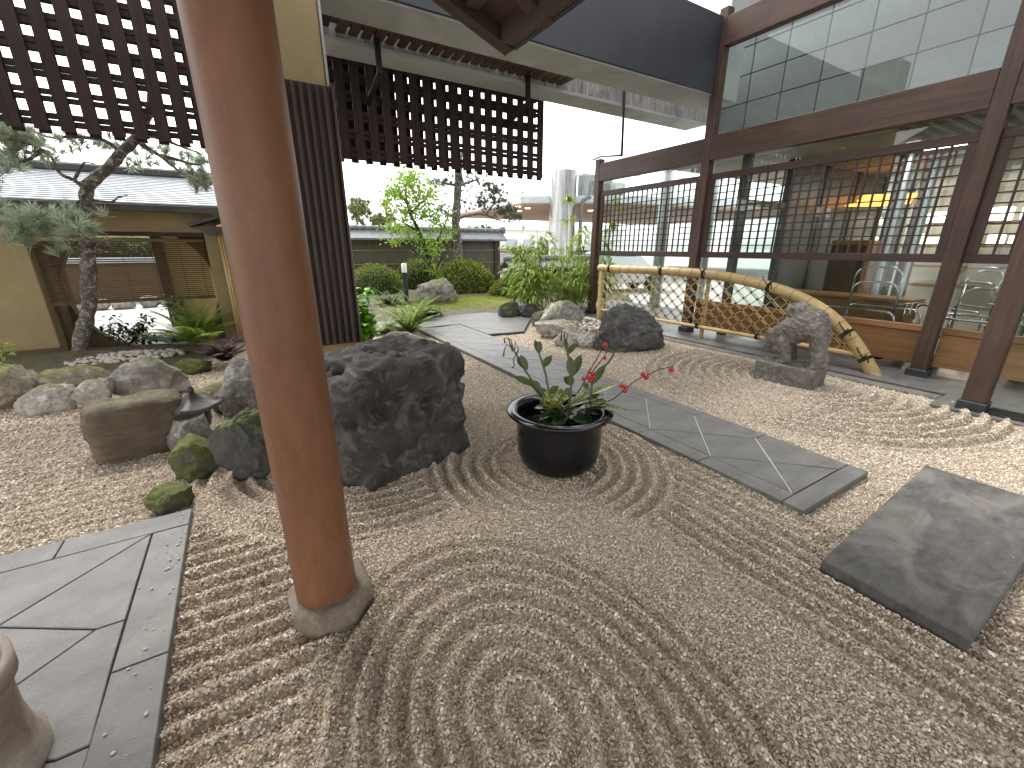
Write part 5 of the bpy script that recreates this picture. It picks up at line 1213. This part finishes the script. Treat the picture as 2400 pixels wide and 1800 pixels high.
spray('far crooked pine left behind the bamboo wall', 775, 455, 22, 22, 22, 90, 'far_leaf', 'pine_tree', [[(800, 560), (800, 510), (790, 490), (770, 470), (765, 440)], [(795, 500), (810, 480), (825, 480)]], .3, .016)
spray('far pale green tree right of the crooked far pine', 825, 475, 23, 22, 14, 70, 'far_leaf', 'round_tree', [[(830, 560), (830, 500), (825, 480)], [(830, 500), (845, 480)]], .3, .02)
# --- bamboo plant with stakes
rg = random.Random(13)
bmp = thing('bamboo_plant', (6.35, 8.5, 0), 'leafy bright green bamboo clump left of the curved fence', 'plant')
mb = MB(); tw = 0
for i in range(38):
    x = rg.uniform(1110, 1320); yb_ = rg.uniform(655, 690); yt = rg.choice([500, 520, 540, 560, 580, 600]) + rg.uniform(-10, 25)
    if i == 0: x, yt = 1222, 428
    if i == 1: x, yt = 1305, 440
    Yp = 8.2 + rg.uniform(-.5, .7); a, b_ = AY(x, yb_, Yp), AY(x + rg.uniform(-30, 20), yt, Yp + rg.uniform(-.15, .15)); a.z = 0
    pts_ = [a.lerp(b_, k / 6) + Vector((rg.gauss(0, .012), rg.gauss(0, .012), 0)) for k in range(7)]
    MB().tube(pts_, [.009] * 5 + [.006, .003], 6).build('cane', 'stem_green', bmp, True)
    nn = 14 if i > 1 else 16
    for k in range(nn):
        t = rg.uniform(.3, 1.02) if i > 1 else rg.choice([rg.uniform(.3, .6), .8, 1.0]); p = a.lerp(b_, min(1, t)); az = rg.uniform(0, 6.28); out_ = rg.uniform(.05, .32) if i > 1 else rg.uniform(.02, .1)
        q = p + Vector((math.cos(az) * out_, math.sin(az) * out_, rg.uniform(-.02, .12)))
        for _ in range(rg.randint(8, 13)):
            d = Vector((math.cos(az) + rg.gauss(0, .6), math.sin(az) + rg.gauss(0, .6), rg.gauss(-.15, .45))); L_ = rg.uniform(.13, .24)
            leaf(mb, q + Vector((rg.gauss(0, .02), rg.gauss(0, .02), rg.gauss(0, .02))), d, (0, 0, 1), L_, L_ * .19, .35, .3, 3)
mb.build('leaves', 'bamboo_leaf', bmp)
stk = AY(1297, 600, 7.7); st = MB().tube([(stk.x, 7.7, 0), (stk.x, 7.7, 1.62)], .012, 8).build('plant_stake', 'steel_column', None, True, label='thin pale stake standing beside the fence post', category='stake')
# --- ferns
def fern(label, c_, n_, L_, seed, mat, name='fern', up=.9, lw=.09, cat='fern', squash=1.0, arc=(0, 6.283)):
    rg = random.Random(seed); t = thing(name, c_, label, cat); c_ = Vector(c_)
    for i in range(n_):
        az = arc[0] + (arc[1] - arc[0]) * (i + rg.uniform(-.3, .3)) / n_; el = rg.uniform(.5, 1.15) * up; l_ = L_ * rg.uniform(.65, 1.1); mb = MB(); pts_ = []
        for k in range(13):
            s_ = k / 12; a = el - s_ * s_ * .95; 
            if k == 0: p = c_ + Vector((rg.uniform(-.05, .05), rg.uniform(-.05, .05), 0))
            else: p = pts_[-1] + Vector((math.cos(az) * math.cos(a), math.sin(az) * math.cos(a), math.sin(a))) * (l_ / 12)
            pts_.append(p)
        mb.tube(pts_, [.005 * (1 - k / 14) for k in range(13)], 4)
        for k in range(2, 13):
            s_ = k / 12; d = (pts_[k] - pts_[k - 1]).normalized(); sd = d.cross(Vector((0, 0, 1))).normalized(); w_ = lw * (math.sin(math.pi * min(1, s_ * .85 + .15)) ** .7)
            for sub_ in (0, .5):
                p = pts_[k - 1].lerp(pts_[k], sub_)
                for sg in (-1, 1): leaf(mb, p, sd * sg + d * .45 + Vector((0, 0, -.1)), (0, 0, 1), w_, w_ * .42, .15, .2, 2)
        mb.build('frond', mat, t, True)
    return t
g = G(892, 722); fern('yellow green fern at the edge of the path behind the black boulder', (g.x - .05, g.y, 0), 24, .95, 1, 'fern_leaf', up=1.2, lw=.13)
g = G(835, 725); fern('smaller fern against the ribbed pillar side', (g.x, g.y + .25, 0), 16, .75, 7, 'fern_leaf', up=1.0)
g = G(462, 768); fern('lush bright fern left of the brown column', (g.x - .15, g.y + .1, .12), 26, .95, 2, 'fern_leaf', up=1.25, lw=.14)
g = G(415, 752); fern('upright fern with long glossy fronds before the gate post', (g.x, g.y + .2, .12), 15, .95, 3, 'fern_leaf', up=1.4, lw=.11)
g = G(915, 694); fern('broad fern in front of the grey boulder at the path corner', (g.x - .1, g.y + .2, .02), 18, .85, 11, 'fern_leaf', up=1.1, lw=.13)
g = G(845, 668); fern('dark fern clump below the slim bollard light', (g.x, g.y, .05), 18, .8, 12, 'fern_dark', up=1.1, lw=.12)
g = G(380, 760); fern('dark fern among the stones below the gate', (g.x, g.y + .1, .12), 15, .5, 5, 'fern_dark')
g = G(488, 795); fern('withered purple brown fern clump at the rockery edge', (g.x, g.y + .1, .08), 46, .52, 4, 'dead_fern', up=1.1, lw=.06)
def leafy(label, c_, sx, sy, sz, n_, mat, seed, L_=.08, W=.05, name='leafy_shrub', cat='shrub'):
    rg = random.Random(seed); t = thing(name, c_, label, cat); c_ = Vector(c_); st = MB(); mb = MB()
    for k in range(max(4, n_ // 40)):
        tip = c_ + Vector((rg.gauss(0, sx * .6), rg.gauss(0, sy * .6), abs(rg.gauss(.6, .3)) * sz)); st.tube([c_ + Vector((rg.gauss(0, .08), rg.gauss(0, .08), -.03)), (c_ + tip) / 2 + Vector((0, 0, .03)), tip], [.008, .006, .003], 5)
        for _ in range(40):
            f = rg.uniform(.35, 1.05); p = c_.lerp(tip, f) + Vector((rg.gauss(0, .05), rg.gauss(0, .05), rg.gauss(.02, .04))); leaf(mb, p, (rg.gauss(0, 1), rg.gauss(0, 1), rg.gauss(.1, .5)), (0, 0, 1), L_ * rg.uniform(.7, 1.2), W * rg.uniform(.8, 1.1), .25, .2, 3)
    st.build('stems', 'stem_brown', t, True); mb.build('leaves', mat, t, True)
g = G(300, 760); leafy('dark glossy low shrub in front of the bright gravel court', (g.x - .1, g.y + .2, .12), .5, .25, .35, 440, 'leaf_dark', 3)
g = G(395, 735); leafy('dark leaved sprig sticking up before the gate post', (g.x, g.y + .3, .12), .2, .2, .55, 160, 'leaf_dark', 8)
g = G(960, 690); leafy('dark leafy ground shrub between grey boulder and moss', (g.x - .3, g.y + .3, .03), .35, .25, .3, 360, 'fern_dark', 15)
g = AY(785, 660, 6.6); leafy('fresh green ivy growing up beside the ribbed pillar', (g.x, 6.6, .0), .16, .2, .95, 420, 'ivy_leaf', 4, .11, .10, 'ivy', 'ivy')
leafy('yellow green leaf tips at the far left picture edge', (AY(-15, 745, 6.6).x, 6.6, .1), .2, .2, .35, 160, 'fern_leaf', 6)

# ------------------------------------------------------------------ back garden walls and buildings
m, n, l, b = _base('bamboo_screen')
mp = _map(n, l, (1, 1, 1)); wv = n.new('ShaderNodeTexWave'); wv.wave_type = 'BANDS'; wv.bands_direction = 'X'; wv.inputs['Scale'].default_value = 14; wv.inputs['Distortion'].default_value = .6; wv.inputs['Detail'].default_value = 2; l.new(mp.outputs[0], wv.inputs[0])
t = _noise(n, l, _map(n, l, (30, 30, 1.5)).outputs[0], 1, 5, .7); r_ = _ramp(n, [(.3, (.10, .085, .065)), (.7, (.21, .185, .15))]); l.new(t.outputs[0], r_.inputs[0])
r2 = _ramp(n, [(.05, (.35, .35, .35)), (.5, (1, 1, 1))]); l.new(wv.outputs['Fac'], r2.inputs[0]); l.new(_mix(n, l, r_.outputs[0], r2.outputs[0], .8, 'MULTIPLY'), b.inputs['Base Color']); b.inputs['Roughness'].default_value = .8; _bump(n, l, wv.outputs['Fac'], b, .5, .02)
mottled('roof_tile', (.13, .135, .145), (.24, .25, .265), 5, .45, bump=.2)
def roofed_wall(name, label, x0, x1, y, zt, zr_, half, mat, post=True, tile_pitch=.28):
    t = thing(name, ((x0 + x1) / 2, y, 0), label, 'wall')
    MB().cbox((x0, y - .06, 0), (x1, y + .06, zt), .006).build('bamboo_panel', mat, t)
    for z in (.45, .95, 1.4):
        if z < zt - .1: MB().tube([(x0, y - .075, z), (x1, y - .075, z)], .022, 8).build('batten', 'bamboo_pole', t, True)
    for sg in (-1, 1):
        MB().add([(x0 - .25, y, zr_), (x1 + .25, y, zr_), (x1 + .25, y + sg * half, zt + .03), (x0 - .25, y + sg * half, zt + .03), (x0 - .25, y, zr_ - .05), (x1 + .25, y, zr_ - .05), (x1 + .25, y + sg * half, zt - .03), (x0 - .25, y + sg * half, zt - .03)],
                 [(0, 1, 2, 3), (7, 6, 5, 4), (0, 4, 5, 1), (1, 5, 6, 2), (2, 6, 7, 3), (3, 7, 4, 0)]).build('roof_slope', 'roof_tile', t)
    n_ = int((x1 - x0 + .5) / tile_pitch); rm = MB().tube([(0, 0, 0), (tile_pitch * .96, 0, 0)], .085, 10).mesh('ridge_tile', 'roof_tile', True)
    for i in range(n_): put('ridge_tile', rm, t, (x0 - .25 + i * tile_pitch, y, zr_ + .03 + rnd.uniform(-.004, .004)))
    mb = MB(); mb.tube([(x1 + .2, y, zr_ + .05), (x1 + .36, y, zr_ + .05)], .14, 16); mb.build('end_tile', 'roof_tile', t, True)
    if post: MB().cbox((x1 - .12, y - .12, 0), (x1 + .12, y + .12, zt - .01), .01).build('end_post', 'brown_wood_z', t)
    return t
roofed_wall('bamboo_wall', 'tall bamboo screen wall with grey tiled roof behind the bushes', 1.2, 8.35, 15.0, 1.76, 2.08, .42, 'bamboo_screen')
roofed_wall('board_wall', 'low dark wall with black tiled roof behind the bamboo clump', 6.6, 9.6, 10.9, .92, 1.16, .38, 'dark_wood_z', False)
bol = G(879, 655, .12); bo = thing('bollard_light', (bol.x, bol.y, .1), 'slim dark bollard light with a white top among the bushes', 'bollard light')
h_ = AD(876, 568, 1).z
tt = _ray(876, 569); kk = Vector((bol.x, bol.y)).length / Vector((tt.x, tt.y)).length; zt_ = CAM_H + tt.z * kk
MB().lathe([(.062, .05), (.062, zt_ - .22)], 20, (bol.x, bol.y, 0)).build('post', 'navy_paint', bo, True); plain('white_acrylic', (.82, .82, .78), .3)
MB().lathe([(.064, zt_ - .22), (.064, zt_ - .01), (.05, zt_), (.001, zt_)], 20, (bol.x, bol.y, 0)).build('lamp_head', 'white_acrylic', bo, True)
# entrance canopy, polished column, parapet
cp_ = thing('entrance_canopy', (18, 20, 3.4), 'wide entrance canopy with brown soffit and glass balustrade far behind', 'canopy')
foot = [(12.2, 19.3), (16.0, 16.6), (34, 12), (34, 30), (12.5, 30)]
mottled('soffit_wood', (.30, .18, .11), (.40, .25, .16), 3, .6, bump=.05)
MB().prism(foot, 3.55, 3.62).build('soffit', 'soffit_wood', cp_); MB().prism([(x + .0, y) for x, y in foot], 3.625, 3.95).build('roof_slab', 'roof_metal', cp_)
for a, b_ in zip(foot[:2], foot[1:3]):
    MB().bar((a[0], a[1], 4.4), (b_[0], b_[1], 4.4), .02, .85).build('balustrade_pane', 'glass', cp_); MB().bar((a[0], a[1], 4.86), (b_[0], b_[1], 4.86), .05, .05).build('handrail', 'steel_column', cp_)
plain('lamp_warm', (1, .8, .5), .5, emit=(1, .62, .25), es=6)
dl = MB().lathe([(.001, 0), (.14, 0), (.16, .03)], 16).mesh('downlight', 'lamp_warm')
for i, (x, y) in enumerate([(12.6, 20.2), (13.6, 20.8), (14.8, 18.9), (15.6, 20.5), (16.8, 18.5), (17.6, 20.2), (17, 22), (14.2, 22.6), (18.6, 17.2)]): put('downlight', dl, cp_, (x, y, 3.54))
pc_ = thing('clad_column', (14.0, 18.2, 0), 'thick polished metal column in front of the far canopy', 'column')
mottled('polished', (.16, .155, .145), (.62, .61, .59), 1.4, .3, metal=.6, stretch=(5, 5, .25), bump=.05)  # upright streaks of reflection painted into the cladding colour
MB().lathe([(.66, -.1), (.66, 5.05), (.60, 5.08), (.001, 5.08)], 48, (14.0, 18.2, 0)).build('cladding', 'polished', pc_, True)
pp_ = thing('parapet_panel', (16, 17.6, 4), 'grey panelled parapet box right of the polished column', 'parapet')
for i in range(3): MB().cbox((14.75 + i * .95, 17.5, 3.9), (15.67 + i * .95, 18.0, 4.95 - .25 * (i > 1)), .02).build('panel', 'concrete_stained', pp_)
MB().tube([(14.5, 17.35, .2), (14.5, 17.35, 3.3), (14.6, 17.35, 3.7), (14.9, 17.35, 3.85), (17.6, 17.35, 3.95)], .09, 10).build('drain_pipe', 'grey_frame', pp_, True)
# parked cars on the forecourt
plain('car_white', (.75, .76, .78), .25); plain('car_glass', (.06, .09, .12), .1); plain('tail_red', (.5, .02, .02), .3); plain('headlamp', (.8, .8, .8), .15)
def car(loc, rz, label, first=[None]):
    if first[0]: return copytree(first[0], loc, rz, label=label)
    t = thing('parked_car', loc, label, 'car', 'cars parked on the forecourt', local=True); t.rotation_euler = (0, 0, rz)
    prof = [(-2.1, .35), (-2.15, .75), (-1.95, .95), (-1.2, 1.0), (-.65, 1.42), (.75, 1.46), (1.55, 1.02), (2.0, .92), (2.12, .7), (2.1, .35)]
    vs_ = [(x, s_ * (.84 if z < 1.1 else .68), z) for s_ in (-1, 1) for x, z in prof]; k = len(prof)
    mb = MB().add(vs_, [tuple(range(k)), tuple(reversed(range(k, 2 * k)))] + [(i, i + k, (i + 1) % k + k, (i + 1) % k) for i in range(k)]); o = mb.build('body', 'car_white', t); bv = o.modifiers.new('bevel', 'BEVEL'); bv.width = .05; bv.segments = 2
    for s_ in (-1, 1):
        MB().add([(-1.0, s_ * .80, 1.04), (-.6, s_ * .71, 1.36), (.65, s_ * .71, 1.39), (1.3, s_ * .80, 1.06)], [(0, 1, 2, 3)]).build('side_window', 'car_glass', t)
        MB().cbox((1.98, s_ * .62 - .14, .72), (2.13, s_ * .62 + .14, .86), .02).build('headlight', 'headlamp', t); MB().cbox((-2.16, s_ * .66 - .12, .74), (-2.05, s_ * .66 + .12, .9), .02).build('tail_light', 'tail_red', t)
        for x in (-1.35, 1.35): MB().tube([(x, s_ * .72, .32), (x, s_ * .87, .32)], .32, 20).build('wheel', 'rubber', t, True)
    MB().add([(.82, -.6, 1.42), (.82, .6, 1.42), (1.5, .72, 1.08), (1.5, -.72, 1.08)], [(0, 1, 2, 3)]).build('windscreen', 'car_glass', t); MB().add([(-.72, -.6, 1.41), (-.72, .6, 1.41), (-1.17, .7, 1.06), (-1.17, -.7, 1.06)], [(3, 2, 1, 0)]).build('rear_window', 'car_glass', t)
    first[0] = t; return t
car((14.2, 25.5, -.12), R(200), 'white car parked beyond the bamboo clump, left one'); car((21.5, 24.5, -.12), R(190), 'white car parked beyond the polished column'); car((12.0, 12.4, -.12), R(160), 'white car seen through the far lattice bay')
# far hedge and pale building closing the view
dome('green hedge beyond the brown wall past the gate', (-3.5, 19.6, -.1), 4.5, .9, 2.1, 14, 3000, 'far_leaf', .14)
dome('far hedge beyond the forecourt seen under the canopy', (22, 33, -.1), 9, 1.2, 1.6, 12, 3500, 'far_leaf', .22)
fb = thing('far_building', (26, 45, 0), 'pale low building far behind the forecourt', 'building')
plain('pale_wall', (.78, .77, .74), .8); plain('pale_window', (.42, .46, .5), .3); MB().box((8, 44, -.1), (44, 52, 3.4)).build('wall', 'pale_wall', fb); MB().cbox((7.5, 43.5, 3.4), (44.5, 52.5, 3.7), .03).build('roof', 'pale_wall', fb)
for i in range(14): MB().cbox((9 + i * 2.4, 43.94, .9), (10.6 + i * 2.4, 43.99, 2.4), .01).build('window', 'pale_window', fb)
